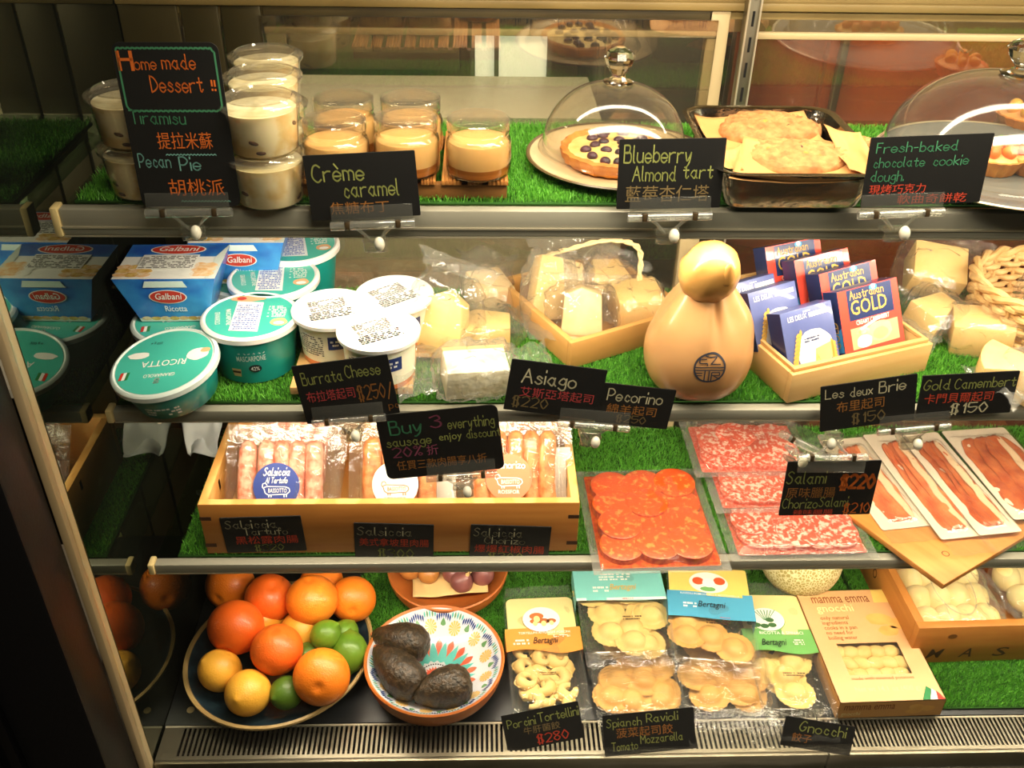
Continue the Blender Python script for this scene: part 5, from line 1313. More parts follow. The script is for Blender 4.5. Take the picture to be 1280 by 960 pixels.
def slices_pack(c, z, label, m, edge, rows, cols, r, th, seed, group, stackrows=True, name='salami_pack', film_m='vacuum', fl=.016, tray=None, rowlift=0.0):
    M, w, h = quadfit(c, V((0, 0, z)), V((0, 0, 1)))
    t = thing(name, label, 'sliced meat pack', M, group)
    iw, ih = w - 2 * fl, h - 2 * fl
    if tray: MB().prism(rrect(iw + .008, ih + .008, .004), .0012, tray, z0=-.0012).build('backing_card', t)
    rd = random.Random(seed)
    for j in range(rows):
        for i in range(cols):
            cx = -iw / 2 + r + (iw - 2 * r) * (i / (cols - 1) if cols > 1 else .5) + rd.uniform(-.002, .002); cy_ = -ih / 2 + r + (ih - 2 * r) * (j / (rows - 1) if rows > 1 else .5) + rd.uniform(-.002, .002)
            zz = th * .35 + .0014 * ((i + 2 * j) % 3) + .0006 * j
            b = MB(); b.lathe([(0, zz + .0022), (r * .955, zz + .0022), (r, zz + .0014), (r, max(zz - th * .5, 0)), (0, max(zz - th * .5, 0))], m, 30, MX.Translation(V((cx, cy_, 0))) @ MX.Rotation(rd.uniform(-.03, .03), 4, 'X') @ MX.Rotation(rd.uniform(-.03, .03), 4, 'Y'), fn=lambda p: (p.x * (1 + .03 * nz((p.x * 50, i, j))), p.y, p.z), mats=[m, edge, edge, edge])
            b.build('slice', t)
    def f(u, v):
        X = (2 * u - 1) * w / 2; Y = (2 * v - 1) * h / 2
        ex_ = max(0, min(1, (iw / 2 + .004 - abs(X)) / .006)); ey_ = max(0, min(1, (ih / 2 + .004 - abs(Y)) / .006))
        k = min(ex_, ey_)
        return V((X, Y, .0008 + (th * .35 + .0058) * k + .0011 * nz((X, Y), 60, seed) * (.4 + k) + (.0025 * (1 - k) * nz((X, Y), 34, seed + 1)) + .001 * (1 - k)))
    MB().grid(f, 44, 44, film_m).build('clear_film', t)
    b = MB()
    for s_ in (-1, 1):
        b.grid(lambda u, v: V((s_ * (iw / 2 + .004 + (fl - .004) * u), -h / 2 + h * v, .0006 + .001 * nz((u, v * 5), 2, seed))), 4, 20, 'vacuum_milky'); b.grid(lambda u, v: V((-w / 2 + w * v, s_ * (ih / 2 + .004 + (fl - .004) * u), .0006 + .001 * nz((u, v * 5), 2, seed))), 4, 20, 'vacuum_milky')
    b.build('sealed_edge', t)
    return t
GS = 'vacuum packs of sliced salami'
slices_pack([(735, 592), (880, 584), (905, 717), (724, 717)], B3 + .004, 'bright orange chorizo slice pack next to the sausage crate', 'chorizo', 'chorizo_edge', 4, 3, .0300, .022, 1, GS, tray='chorizo_edge', name='chorizo_pack', fl=.015)
slices_pack([(893, 612), (1060, 608), (1092, 699), (906, 702)], B3 + .002, 'red salami pack lowest of the three, lying at the front edge', 'salami', 'salami_edge', 3, 5, .0295, .012, 2, GS, tray='salami_edge')
slices_pack([(876, 568), (1020, 565), (1048, 640), (890, 642)], B3 + .0145, 'red salami pack in the middle of the three, overlapping the front one', 'salami', 'salami_edge', 3, 5, .029, .010, 3, GS, tray='salami_edge')
slices_pack([(846, 527), (998, 527), (1016, 594), (872, 598)], B3 + .027, 'red salami pack on top at the back, its round slices showing', 'salami', 'salami_edge', 3, 4, .0295, .010, 4, GS, tray='salami_edge')

# board and ham
bz = B3 + .010
f0 = atz(1180, 731, bz); l0 = atz(1072, 640, bz); r0_ = atz(1245, 692, bz)
d2 = (r0_ - f0).normalized(); d1 = V((0, 0, 1)).cross(d2)
t = thing('wooden_board', 'thin wooden board poking over the rail under the ham packs', 'cutting board', axes(V((f0.x, f0.y, B3)), d2, d1, V((0, 0, 1))))
b = MB().bx(0, .20, 0, .19, .001, .010, 'board_wood', .0015); b.build('board', t)
b = MB(); 
for i in range(24):
    a, c_ = 2 * pi * i / 24, 2 * pi * (i + 1) / 24
    b.poly([(.05 + .004 * cos(a), .035 + .004 * sin(a)), (.05 + .005 * cos(a), .035 + .005 * sin(a)), (.05 + .005 * cos(c_), .035 + .005 * sin(c_)), (.05 + .004 * cos(c_), .035 + .004 * sin(c_))], 'joint_dark', None, .0102)
b.build('brand_mark', t)
def ham_pack(c, z, label, m, hw, seed, fat=.2, dz=0.0, fringe=True):
    M, w, h = quadfit(c, V((0, 0, z)), V((0, 0, 1)))
    t = thing('ham_pack', label, 'sliced ham pack', M, 'clear packs of dry cured ham')
    MB().prism(rrect(w * .94, h * .86, .004), .001, 'backing_card', T=MX.Translation(V((0, h * .05, 0)))).build('backing_card', t)
    rd = random.Random(seed); L = h * .36
    def edge(s, side): return hw * (1 + .18 * nz((s * 3, side), 1, seed)) * (1 - abs(s) ** 6) ** .5
    for k in range(3):
        off = (k - 1) * hw * .45
        def f(u, v):
            s = (2 * v - 1) * .985; X = off + (edge(s, k) * (2 * u - 1)) * .62
            return V((X + .004 * nz((s, k), 2, seed), s * L + h * .03, .0016 + .0014 * k + .0016 * nz((X, s * L), 70, seed + k) + .0009 * sin(u * 9 + s * 3)))
        b = MB().grid(f, 14, 30, m); b.build('ham_slice', t, solid=.0012)
    def g(u, v):
        s = (2 * v - 1) * .97; X = hw * .62 + .006 * nz((s, 1), 3, seed) + hw * fat * 1.6 * (2 * u - 1) * (1 - s * s) ** .4
        return V((X, s * L + h * .03, .0058 + .0006 * nz((X, s), 60, seed)))
    MB().grid(g, 6, 26, 'ham_fat').build('fat_strip', t, solid=.0008)
    def q(u, v):
        X = (2 * u - 1) * w / 2; Y = (2 * v - 1) * h / 2; k = max(0, min(1, (hw * 1.3 - abs(X)) / .008)) * max(0, min(1, (L + .004 - abs(Y - h * .03)) / .008))
        return V((X, Y, .0022 + .0062 * k + .0018 * nz((X, Y), 55, seed) + (.004 * nz((X, Y), 30, seed + 4) if Y < -h * .36 else 0) * 1.3))
    MB().grid(q, 30, 50, 'vacuum').build('clear_film', t)
    return t
ham_pack([(1022, 548), (1076, 546), (1186, 672), (1112, 684)], bz + .001, 'ham pack under the others, partly behind the Salami card', 'ham_red', .021, 1)
ham_pack([(1062, 541), (1122, 540), (1250, 688), (1206, 698)], bz + .0045, 'long narrow ham pack, second in the fan on the wooden board', 'ham_red', .018, 2)
ham_pack([(1112, 541), (1166, 540), (1302, 682), (1248, 692)], bz + .0075, 'long ham pack with dark marbled meat, third in the fan on the wooden board', 'ham_dark', .019, 3)
ham_pack([(1152, 536), (1240, 536), (1390, 656), (1302, 670)], bz + .0105, 'widest ham pack, last in the fan at the frame edge', 'ham_dark', .040, 4, .10)
# ------------------------------------------------------------------ bottom deck: fruit, bowls, pasta, boxes
mat('orange_peel', (244, 122, 26), 0.4, coat=0.15, rgb2=(250, 142, 38), nscale=6, bump=0.35, bscale=420)
mat('orange_red', (240, 98, 26), 0.4, coat=0.15, rgb2=(246, 118, 34), nscale=5, bump=0.35, bscale=420)
mat('lemon_peel', (232, 160, 40), 0.42, coat=0.1, rgb2=(240, 176, 60), nscale=8, bump=0.25, bscale=420)
mat('lime_peel', (86, 124, 26), 0.4, coat=0.15, rgb2=(112, 148, 40), nscale=9, bump=0.2, bscale=420)
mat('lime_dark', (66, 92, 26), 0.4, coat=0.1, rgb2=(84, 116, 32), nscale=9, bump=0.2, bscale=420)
mat('stem_brown', (116, 92, 36), 0.7)
mat('avocado_skin', (36, 28, 16), 0.42, rgb2=(72, 54, 32), nscale=160, bump=1.0, bscale=230, ndist=(.4, .7))
mat('navy_glaze', (30, 46, 56), 0.3, coat=0.3, rgb2=(40, 60, 68), nscale=90, bump=0.15, bscale=160)
mat('tan_glaze', (176, 146, 92), 0.4)
mat('terracotta', (206, 120, 52), 0.45, rgb2=(190, 102, 40), nscale=12, bump=0.1, bscale=80)
mat('bowl_white', (226, 224, 226), 0.2, coat=0.5, rgb2=(214, 214, 222), nscale=10)
mat('bowl_teal', (76, 178, 166), 0.2, coat=0.5, rgb2=(110, 198, 186), nscale=30)
mat('bowl_red', (222, 92, 62), 0.2, coat=0.5, rgb2=(232, 122, 92), nscale=40)
mat('bowl_blue', (38, 66, 128), 0.2, coat=0.5); mat('bowl_green', (104, 150, 96), 0.2, coat=0.5); mat('bowl_yellow', (238, 192, 108), 0.2, coat=0.5)
mat('shallot', (150, 92, 84), 0.4, coat=0.2, rgb2=(120, 66, 66), nscale=14, stretch=(3, 3, .6))
mat('onion_gold', (206, 142, 70), 0.4, coat=0.2, rgb2=(180, 110, 50), nscale=14, stretch=(3, 3, .6))
mat('kraft_paper', (232, 196, 130), 0.6)
mat('melon', (236, 222, 168), 0.6, rgb2=(176, 158, 92), nscale=190, voronoi=True, ndist=(.06, .16), bump=0.3, bscale=260)
mat('pasta_yellow', (238, 204, 128), 0.5, sss=0.1, rgb2=(226, 186, 104), nscale=30)
mat('pasta_orange', (230, 176, 98), 0.5, sss=0.1, rgb2=(216, 158, 78), nscale=30)
mat('pasta_pale', (240, 208, 134), 0.5, sss=0.1, rgb2=(228, 190, 108), nscale=30)
mat('band_orange', (236, 154, 70), 0.4); mat('band_aqua', (128, 200, 190), 0.4); mat('band_blue', (80, 156, 186), 0.4); mat('band_green', (116, 176, 96), 0.4)
mat('panel_cream', (234, 214, 146), 0.45); mat('panel_yellow', (242, 206, 108), 0.45)
mat('mushroom', (196, 112, 60), 0.5); mat('tomato_red', (232, 92, 48), 0.4); mat('spinach', (66, 104, 60), 0.5)
mat('gnocchi_card', (222, 168, 112), 0.45, rgb2=(228, 180, 128), nscale=4); mat('gnocchi_side', (210, 152, 84), 0.45)
mat('gnocchi_text', (150, 92, 44), 0.5); mat('gnocchi_brown', (140, 80, 36), 0.5); mat('potato', (236, 182, 100), 0.5, rgb2=(222, 160, 78), nscale=30)
film('tray_plastic', (252, 251, 244), 1.4, 0.06, 0.06, 0.05, 0.3, 30)
D = DK + .002
PZ = D + .007
# fruit plate
pc = atz(350, 812, D + .030); pc.z = D
t = thing('fruit_plate', 'large dark navy plate with a tan rim holding citrus fruit', 'plate', pose(pc, .9, radians(0)))
RP = .137
fe = lambda p: (p.x * 1.02, p.y * .965, p.z)
MB().lathe([(0, .002), (RP * .6, .002), (RP * .62, 0), (RP * .7, 0), (RP * .74, .004), (RP * .97, .024), (RP, .030), (RP - .004, .030), (RP * .9, .018), (RP * .74, .008), (0, .006)], 'navy_glaze', 80, fn=fe).build('plate', t)
MB().lathe([(RP - .0055, .0295), (RP - .003, .0325), (RP + .001, .0315), (RP + .0012, .028), (RP - .001, .026)], 'tan_glaze', 80, fn=fe).build('rim', t)
def orange(px, py, rpx, z, label, m='orange_peel', group='oranges on the dark plate', rot=(0, 0), name='orange', cat='orange', sq=.94, stem=True):
    o = atz(px, py, D + z); r = rpx * mpp(o)
    t = thing(name, label, cat, pose(o, rot[1], rot[0]), group)
    def dim(p):
        k = sqrt(p.x ** 2 + p.y ** 2) / r; e = .10 * exp(-(k / .16) ** 2)
        return (p.x, p.y, p.z * (1 - e) + .0) if abs(p.z) > 0 else p
    MB().ball((r, r, r * sq), m, None, 48, 32, fn=dim).build('peel', t, smooth=80)
    if stem: MB().lathe([(0, r * sq * .905), (.0024, r * sq * .90), (.003, r * sq * .885), (.001, r * sq * .87)], 'stem_brown', 10).build('stem_end', t)
    return t
R_ = radians
orange(295, 784, 35, .075, 'orange at the near left of the pile, its stem end facing down front', 'orange_red', rot=(R_(100), R_(-10)))
orange(337, 748, 31, .066, 'deep orange fruit at the back of the pile behind the near left one', 'orange_red', rot=(R_(20), 1))
orange(390, 750, 32.5, .082, 'orange sitting highest at the top of the pile', rot=(R_(-10), .4))
orange(441, 749, 29, .060, 'paler orange at the back edge of the plate with a round stem spot in front', rot=(R_(75), R_(8)))
orange(402, 728, 27, .052, 'orange half hidden behind the topmost one', rot=(0, 0))
orange(346, 812, 32.5, .072, 'orange in the middle of the pile above the lemons', 'orange_red', rot=(R_(170), 0))
orange(402, 846, 35.5, .064, 'large orange at the front of the plate with its stem scar facing forward', rot=(R_(62), R_(2)))
orange(288, 732, 31, .045, 'orange lying behind the plate under the lower shelf rail', rot=(R_(80), R_(-20)), group='oranges at the bottom of the case')
def lemon(px, py, rpx, z, label, m, group, rz, tip=.07, el=1.12, name='lemon', cat='lemon'):
    o = atz(px, py, D + z); r = rpx * mpp(o) * .95
    t = thing(name, label, cat, pose(o, rz[0], 0, rz[1]), group)
    def f(p):
        k = p.z / r; rr = sqrt(p.x ** 2 + p.y ** 2) / r
        return (p.x * (1 - .10 * abs(k) ** 2), p.y * (1 - .10 * abs(k) ** 2), p.z * (el + tip * exp(-(rr / .16) ** 2)))
    MB().ball(r, m, None, 40, 32, fn=f).build('peel', t, smooth=80)
    MB().lathe([(0, r * (el + tip) * 1.0), (.0018, r * (el + tip) - .0004), (.002, r * (el + tip) - .002)], 'stem_brown', 8).build('stem_end', t)
lemon(275, 838, 27.5, .044, 'lemon at the left side of the plate under the near left orange', 'lemon_peel', 'lemons on the dark plate', (.3, 2.5))
lemon(310, 866, 30, .044, 'lemon at the front of the plate with its tip pointing forward', 'lemon_peel', 'lemons on the dark plate', (1.3, 2.2))
lemon(327, 776, 25, .043, 'lemon showing between three oranges at the back of the plate', 'lemon_peel', 'lemons on the dark plate', (.2, 1.6))
lemon(376, 789, 27, .044, 'lemon half covered by the topmost orange in the middle', 'lemon_peel', 'lemons on the dark plate', (.8, 1.4))
lemon(407, 794, 20, .066, 'bright lime on top between the oranges', 'lime_peel', 'limes on the dark plate', (.5, 1.0), .12, 1.08, 'lime', 'lime')
lemon(431, 792, 18, .048, 'small lime tucked behind the bright one', 'lime_peel', 'limes on the dark plate', (1.0, 1.3), .1, 1.1, 'lime', 'lime')
lemon(437, 815, 24, .044, 'lime at the plate rim beside the painted bowl', 'lime_peel', 'limes on the dark plate', (1.6, .9), .12, 1.15, 'lime', 'lime')
lemon(358, 866, 22, .038, 'dark lime at the front of the plate beside the lemon', 'lime_dark', 'limes on the dark plate', (.9, 2.0), .12, 1.06, 'lime', 'lime')
lemon(385, 822, 20, .040, 'dark lime in shadow between the middle and front oranges', 'lime_dark', 'limes on the dark plate', (.4, 1.7), .1, 1.1, 'lime', 'lime')

def bowl(o, Rb, H, label, painted):
    t = thing('serving_bowl' if painted else 'terracotta_bowl', label, 'bowl', pose(o))
    ins = lambda r: .009 + (H - .010) * (r / (Rb - .004)) ** 2.6
    prof = [(0, .003), (Rb * .5, .003), (Rb * .52, 0), (Rb * .58, 0), (Rb * .64, .004)] + [(Rb * (.64 + .36 * sin(a)), .004 + (H - .006) * (1 - cos(a))) for a in [pi / 2 * k / 8 for k in range(1, 9)]] + [(Rb + .001, H), (Rb - .001, H + .002), (Rb - .004, H - .001)]
    MB().lathe(prof, 'terracotta', 80).build('outer_wall', t)
    MB().lathe([(Rb - .004, H - .001)] + [((Rb - .004) * (1 - k / 14), ins((Rb - .004) * (1 - k / 14))) for k in range(15)], 'bowl_white' if painted else 'terracotta', 80).build('inner_glaze', t)
    if painted:
        b = MB(); RR = Rb - .004
        def fn(p):
            r = sqrt(p[0] ** 2 + p[1] ** 2); return (p[0], p[1], ins(r) + .0005 + p[2])
        def pet(th, r0, r1, wd, m, z=0, pw=.7):
            P = []; n = 8
            for k in range(n + 1): s = k / n; P.append((r0 + (r1 - r0) * s, wd * sin(pi * s ** pw)))
            Q = P + [(x, -y) for x, y in P[-2:0:-1]]
            c_, s_ = cos(th), sin(th)
            # split lengthwise so each face follows the bowl
            for k in range(n):
                (xa, ya), (xb, yb_) = P[k], P[k + 1]
                q = [(xa, ya), (xa, -ya), (xb, -yb_), (xb, yb_)]
                b.poly([(x * c_ - y * s_, x * s_ + y * c_) for x, y in q], m, None, z, fn=fn)
        NR = 18
        for k in range(NR):
            th = 2 * pi * k / NR + .1
            pet(th + pi / NR, RR * .27, RR * .62, .0078, 'bowl_teal', 0, .45)
            pet(th, RR * .36, RR * .64, .0048, 'bowl_red', .0003, 1.7)
        for k in range(40): a = 2 * pi * k / 40; b.disc(.0013, .0013, 'dark_print', MX.Translation(V((RR * .245 * cos(a), RR * .245 * sin(a), 0))), .0003, n=8, fn=None if False else (lambda p: p)) if False else pet(a, RR * .225, RR * .25, .0014, 'dark_print', .0004, 1)
        for k in range(24): a = 2 * pi * k / 24; pet(a, .002, RR * .2, .0022, 'bowl_red', .0004, 1.3)
        for k in range(64):
            a0, a1 = 2 * pi * k / 64, 2 * pi * (k + 1) / 64
            for (ra, rb_, m_) in ((.70, .712, 'bowl_white'),): pass
        NF = 13
        for k in range(NF):
            th = 2 * pi * k / NF
            for d in range(-3, 4): pet(th + d * .038, RR * (.885 - .012 * abs(d)), RR * (.975 - .012 * abs(d)), .0013, 'bowl_blue', .0003, 1.4)
            pet(th, RR * .80, RR * .90, .004, 'bowl_green', .0002, .5)
            ph = th + pi / NF
            cx, cy_ = RR * .79 * cos(ph), RR * .79 * sin(ph)
            for d in range(12):
                a = 2 * pi * d / 12; ex_, ey_ = cx + .0085 * cos(a), cy_ + .0085 * sin(a); nx, ny = -sin(a) * .0017, cos(a) * .0017
                b.poly([(cx, cy_), (ex_ + nx, ey_ + ny), (ex_ * 1.0 + .001 * cos(a), ey_ + .001 * sin(a)), (ex_ - nx, ey_ - ny)], 'bowl_yellow', None, .0003, fn=fn)
            for d in range(-2, 3): pet(ph + d * .045, RR * .90, RR * (.985 - .006 * abs(d)), .0013, 'bowl_teal' if d % 2 == 0 else 'bowl_green', .0002, 1)
        b.build('painted_pattern', t)
    return t
pb = atz(543, 822, D + .053); pb.z = D
bowl(pb, .1005, .053, 'terracotta bowl painted inside with red drops and blue flowers, holding avocados', True)
def avocado(px, py, z, L, Wd, rz, ry, label, seed):
    o = atz(px, py, D + z)
    t = thing('avocado', label, 'avocado', pose(o, rz, 0, ry), 'avocados in the painted bowl')
    prof = [(0, -.5), (.22, -.485), (.36, -.43), (.46, -.33), (.5, -.2), (.49, -.06), (.44, .08), (.36, .22), (.27, .34), (.19, .43), (.10, .485), (0, .5)]
    dn = []
    for i in range(len(prof) - 1):
        for k in range(3): dn.append((prof[i][0] + (prof[i + 1][0] - prof[i][0]) * k / 3, prof[i][1] + (prof[i + 1][1] - prof[i][1]) * k / 3))
    dn.append(prof[-1])
    f = lambda p: V(p) * (1 + .035 * nz(p, 90, seed) + .035 * nz(p, 230, seed))
    MB().lathe([(r * Wd, z_ * L) for r, z_ in dn], 'avocado_skin', 48, MX.Rotation(pi / 2, 4, 'Y'), fn=f).build('skin', t, smooth=80)
    MB().ball((.0035, .004, .004), 'mushroom', MX.Translation(V((L * .5, 0, 0))), 12, 8).build('stem_end', t)
avocado(500, 801, .052, .088, .058, radians(162), radians(2), 'avocado at the back of the bowl, lying across the rim', 1)
avocado(496, 837, .050, .098, .060, radians(133), radians(-8), 'avocado in the middle, slanting towards the bowl rim', 2)
avocado(552, 861, .044, .086, .060, radians(192), radians(6), 'avocado at the front of the bowl, nearest the air grille', 3)

pb2 = atz(560, 707, PZ + .045); pb2.z = PZ
bowl(pb2, .096, .045, 'plain terracotta bowl of shallots behind the painted one', False)
crumple('paper_liner', 'creased tan paper lining the bowl of shallots', 'paper liner', [pb2 + V((-.06, .055, .032)), pb2 + V((.06, .055, .034)), pb2 + V((.064, -.055, .040)), pb2 + V((-.055, -.06, .036))], 'kraft_paper', 4, amp=.004, fr=14)
for i, (px, py, rp, m_, lb) in enumerate(((570, 716, 17, 'shallot', 'large purple shallot at the back of the terracotta bowl'), (577, 727, 15, 'shallot', 'purple shallot in the middle with its dry tip up'), (603, 718, 15, 'shallot', 'reddish shallot at the pasta side of the terracotta bowl'),
                                       (536, 717, 14, 'onion_gold', 'golden onion in the terracotta bowl'), (512, 712, 14, 'onion_gold', 'golden onion at the edge of the terracotta bowl nearest the oranges'))):
    o = atz(px, py, PZ + .050); r = rp * mpp(o)
    t = thing('shallot' if m_ == 'shallot' else 'small_onion', lb, 'onion', pose(o, i * 1.3, .5 if i % 2 else -.4), 'onions in the terracotta bowl')
    MB().lathe([(0, -r * .9), (r * .5, -r * .8), (r * .92, -r * .35), (r, 0), (r * .9, r * .4), (r * .55, r * .8), (r * .2, r * 1.05), (0, r * 1.1)], m_, 28).build('skin', t, smooth=80)
    MB().lathe([(r * .2, r * 1.02), (r * .1, r * 1.3), (r * .16, r * 1.55), (0, r * 1.56)], 'kraft_paper', 12).build('dry_tip', t)

# pasta packs
def pieces(kind, n, w, h, seed, m):
    rd = random.Random(seed); out = []
    for _ in range(n * 40):
        p = (rd.uniform(-w / 2, w / 2), rd.uniform(-h / 2, h / 2))
        dmin = .0205 if kind == 'tortellini' else .028
        if all((p[0] - q[0]) ** 2 + (p[1] - q[1]) ** 2 > dmin ** 2 for q in out): out.append(p)
        if len(out) >= n: break
    return out, rd
RAV = None; TOR = None
def pasta_piece(kind, t, x, y, z, rd, m, s=1.0):
    M = MX.Translation(V((x, y, z))) @ MX.Rotation(rd.uniform(0, 6), 4, 'Z') @ MX.Rotation(rd.uniform(-.13, .13), 4, 'X') @ MX.Scale(s, 4)
    key = (kind, m)
    if key in PIECE:
        o = PIECE[key].copy(); COL.objects.link(o); o.parent = t; o.matrix_basis = M; return o
    b = MB()
    if kind == 'ravioli':
        r = .029
        b.grid(lambda u, v: V((r * v * (1 + .05 * cos(22 * 2 * pi * u) * (1 if v > .8 else 0)) * cos(2 * pi * u), r * v * (1 + .05 * cos(22 * 2 * pi * u) * (1 if v > .8 else 0)) * sin(2 * pi * u), .0105 * max(0, 1 - (v / .66) ** 3.2) + .0012)), 66, 12, m, wrapu=True)
        b.lathe([(r, .0015), (r * .96, 0), (0, 0)], m, 66)
        o = b.build('ravioli', t, M, smooth=60)
    else:
        P = []; R = []
        for k in range(22):
            a = -2.6 + 5.2 * k / 21; P.append((.0105 * cos(a - pi / 2), .0105 * sin(a - pi / 2), .004 + .004 * (k / 21)))
            R.append(.0035 + .0055 * exp(-((k - 10.5) / 6) ** 2))
        b.tube(P, R, m, 12)
        b.grid(lambda u, v: V(((2 * u - 1) * .011 * (1 - v * .5), -.012 - v * .009, .007 + .0016 * sin(u * 6 + v * 3))), 10, 5, m)
        o = b.build('tortellini', t, M, smooth=80)
    PIECE[key] = o
    return o
PIECE = {}
def pasta_pack(c, z, th, label, kind, m, n, seed, deco=None, tail=.035, head=.02, rx=0, group='clear packs of filled pasta'):
    nrm = V((0, -sin(rx), cos(rx)))
    M, w, h = quadfit(c, V((0, atz((c[2][0] + c[3][0]) / 2, (c[2][1] + c[3][1]) / 2, z).y, z)), nrm)
    t = thing('pasta_pack', label, 'pasta pack', M, group)
    b = MB()
    ring = lambda k, zz: [(p[0], p[1], zz) for p in rrect(w - k, h - k, .016)]
    loft(b, [ring(.016, -th), ring(.010, -th + .003), ring(.003, -.001), ring(0, 0), ring(-.003, -.0005)], 'tray_plastic', True)
    b.build('clear_tray', t)
    pts, rd = pieces(kind, n, w - .044, h - .044, seed, m)
    for i, (x, y) in enumerate(pts): pasta_piece(kind, t, x, y, (-.0165 if kind == 'ravioli' else -.0185) + .0032 * (i % 3), rd, m)
    pts, rd = pieces(kind, max(4, n // 2), w - .05, h - .05, seed + 50, m)
    for i, (x, y) in enumerate(pts): pasta_piece(kind, t, x, y, -th + .006 + .003 * (i % 2), rd, m)
    def f(u, v):
        X = (2 * u - 1) * (w / 2 + .003); Y = -h / 2 - .003 + v * (h + .006)
        return V((X, Y, .0028 + .0035 * nz((X, Y), 32, seed) * (1 - (2 * u - 1) ** 4) * (1 - (2 * v - 1) ** 4)))
    q = MB().grid(f, 26, 36, 'wrap')
    def g(u, v):
        X = (2 * u - 1) * (w / 2 + .002 - .004 * v); Y = -h / 2 - .002 - tail * v
        return V((X, Y + .002 * nz((X, v), 40, seed), .002 - th * .55 * v ** .8 + .0045 * nz((X * 1.4, v * .02), 70, seed) * (.4 + v) + (.0014 * (1 if int(v * 16) % 2 else -1) if v > .62 else 0)))
    q.grid(g, 30, 16, 'wrap')
    if head: q.grid(lambda u, v: V(((2 * u - 1) * (w / 2 - .003 * v), h / 2 + .002 + head * v, .002 + .004 * nz((u * 3, v), 1.5, seed) * (.3 + v))), 24, 7, 'wrap_milky')
    q.build('clear_bag', t)
    if deco:
        b = MB(); deco(b, w, h); b.build('printed_sleeve', t)
    return t
def sleeve(b, w, y0, y1, m, wave=0.0, z=.0045, th=.03, side=True):
    b.grid(lambda u, v: V(((2 * u - 1) * (w / 2 + .004), y0 + (y1 - y0) * v + wave * sin(u * 2 * pi) * (1 - v), z + .001 * sin(u * 7))), 24, 3, m)
    if side:
        for s in (-1, 1): b.poly([(0, y0 + .001), (0, y1 - .001), (-th, y1 - .001), (-th, y0 + .001)], m, MX(((0, 0, 1, s * (w / 2 + .0042)), (0, 1, 0, 0), (1, 0, 0, z), (0, 0, 0, 1))))
def brand(b, x, y, w, m='dark_print', z=.0068, h=.012):
    b.ink('Bertagni', m, None, h, x, y, w, 'c', hand=False, sh=.22, z=z)
def deco_tort(b, w, h):
    b.prism(rrect(w - .002, .075, .010), .0004, 'panel_cream', MX.Translation(V((0, h / 2 - .042, .0034))))
    sleeve(b, w, h / 2 - .110, h / 2 - .066, 'band_orange', .004)
    b.disc(.0285, .0245, 'label_white', None, .0062, (0, h / 2 - .050)); b.disc(.0285, .0245, 'gnocchi_brown', None, .0060, (0, h / 2 - .0505))
    for dx, dy, r in ((-.007, .006, .011), (-.010, -.004, .008), (.003, -.004, .009), (.015, -.004, .0075)): b.disc(r, r * .62, 'mushroom', None, .0066, (dx, h / 2 - .050 + dy)); b.disc(r * .45, r * .6, 'panel_cream', None, .0068, (dx, h / 2 - .050 + dy - r * .55))
    b.ink('TORTELLINI AI FUNGHI PORCINI', 'label_white', None, .0042, .002, h / 2 - .0785, .078, 'c', hand=False, z=.0068)
    brand(b, .002, h / 2 - .097, .036); b.smallprint('label_white', None, -.046, -.022, h / 2 - .098, h / 2 - .086, 2, .0068, 2)
    b.smallprint('label_white', None, .015, .04, h / 2 - .086, h / 2 - .081, 2, .0068, 5)
    b.smallprint('dark_mark', None, -.012, .012, -h / 2 + .055, -h / 2 + .062, 2, .0085, 7)
def deco_rav1(b, w, h):
    sleeve(b, w, h / 2 - .070, h / 2 - .002, 'band_aqua'); brand(b, .004, h / 2 - .050, .040, 'gold_print'); b.smallprint('label_white', None, -.042, -.018, h / 2 - .054, h / 2 - .040, 2, .0068, 3); b.smallprint('label_white', None, -.03, .02, h / 2 - .030, h / 2 - .014, 3, .0068, 8)
    b.grid(lambda u, v: V(((2 * u - 1) * (w / 2 + .003), h / 2 - .070 + .005 * v, .0052)), 6, 1, 'label_white'); b.smallprint('red_print', None, 0, .018, h / 2 - .0695, h / 2 - .066, 1, .0066, 8); b.smallprint('dark_mark', None, -.004, .024, -h / 2 + .052, -h / 2 + .062, 2, .0085, 7)
def deco_rav2(b, w, h):
    b.prism(rrect(w, .060, .004), .0004, 'panel_yellow', MX.Translation(V((0, h / 2 - .028, .0040))))
    sleeve(b, w, h / 2 - .104, h / 2 - .052, 'band_blue'); brand(b, 0, h / 2 - .084, .040); b.ink('RAVIOLI POMODORO E MOZZARELLA', 'label_white', None, .0038, 0, h / 2 - .060, .090, 'c', hand=False, z=.0068); b.smallprint('label_white', None, -.042, -.022, h / 2 - .086, h / 2 - .074, 2, .0068, 3)
    b.disc(.030, .022, 'label_white', None, .0060, (0, h / 2 - .032)); b.disc(.009, .008, 'tomato_red', None, .0064, (-.016, h / 2 - .030)); b.disc(.009, .008, 'tomato_red', None, .0064, (.017, h / 2 - .028)); b.disc(.0095, .0095, 'white_print', None, .0066, (0, h / 2 - .033)); b.disc(.012, .005, 'band_green', None, .0063, (-.002, h / 2 - .046))
    b.smallprint('dark_mark', None, -.010, .026, -h / 2 + .060, -h / 2 + .070, 2, .0085, 7); b.smallprint('red_print', None, .01, .026, h / 2 - .1035, h / 2 - .101, 1, .0068, 8)
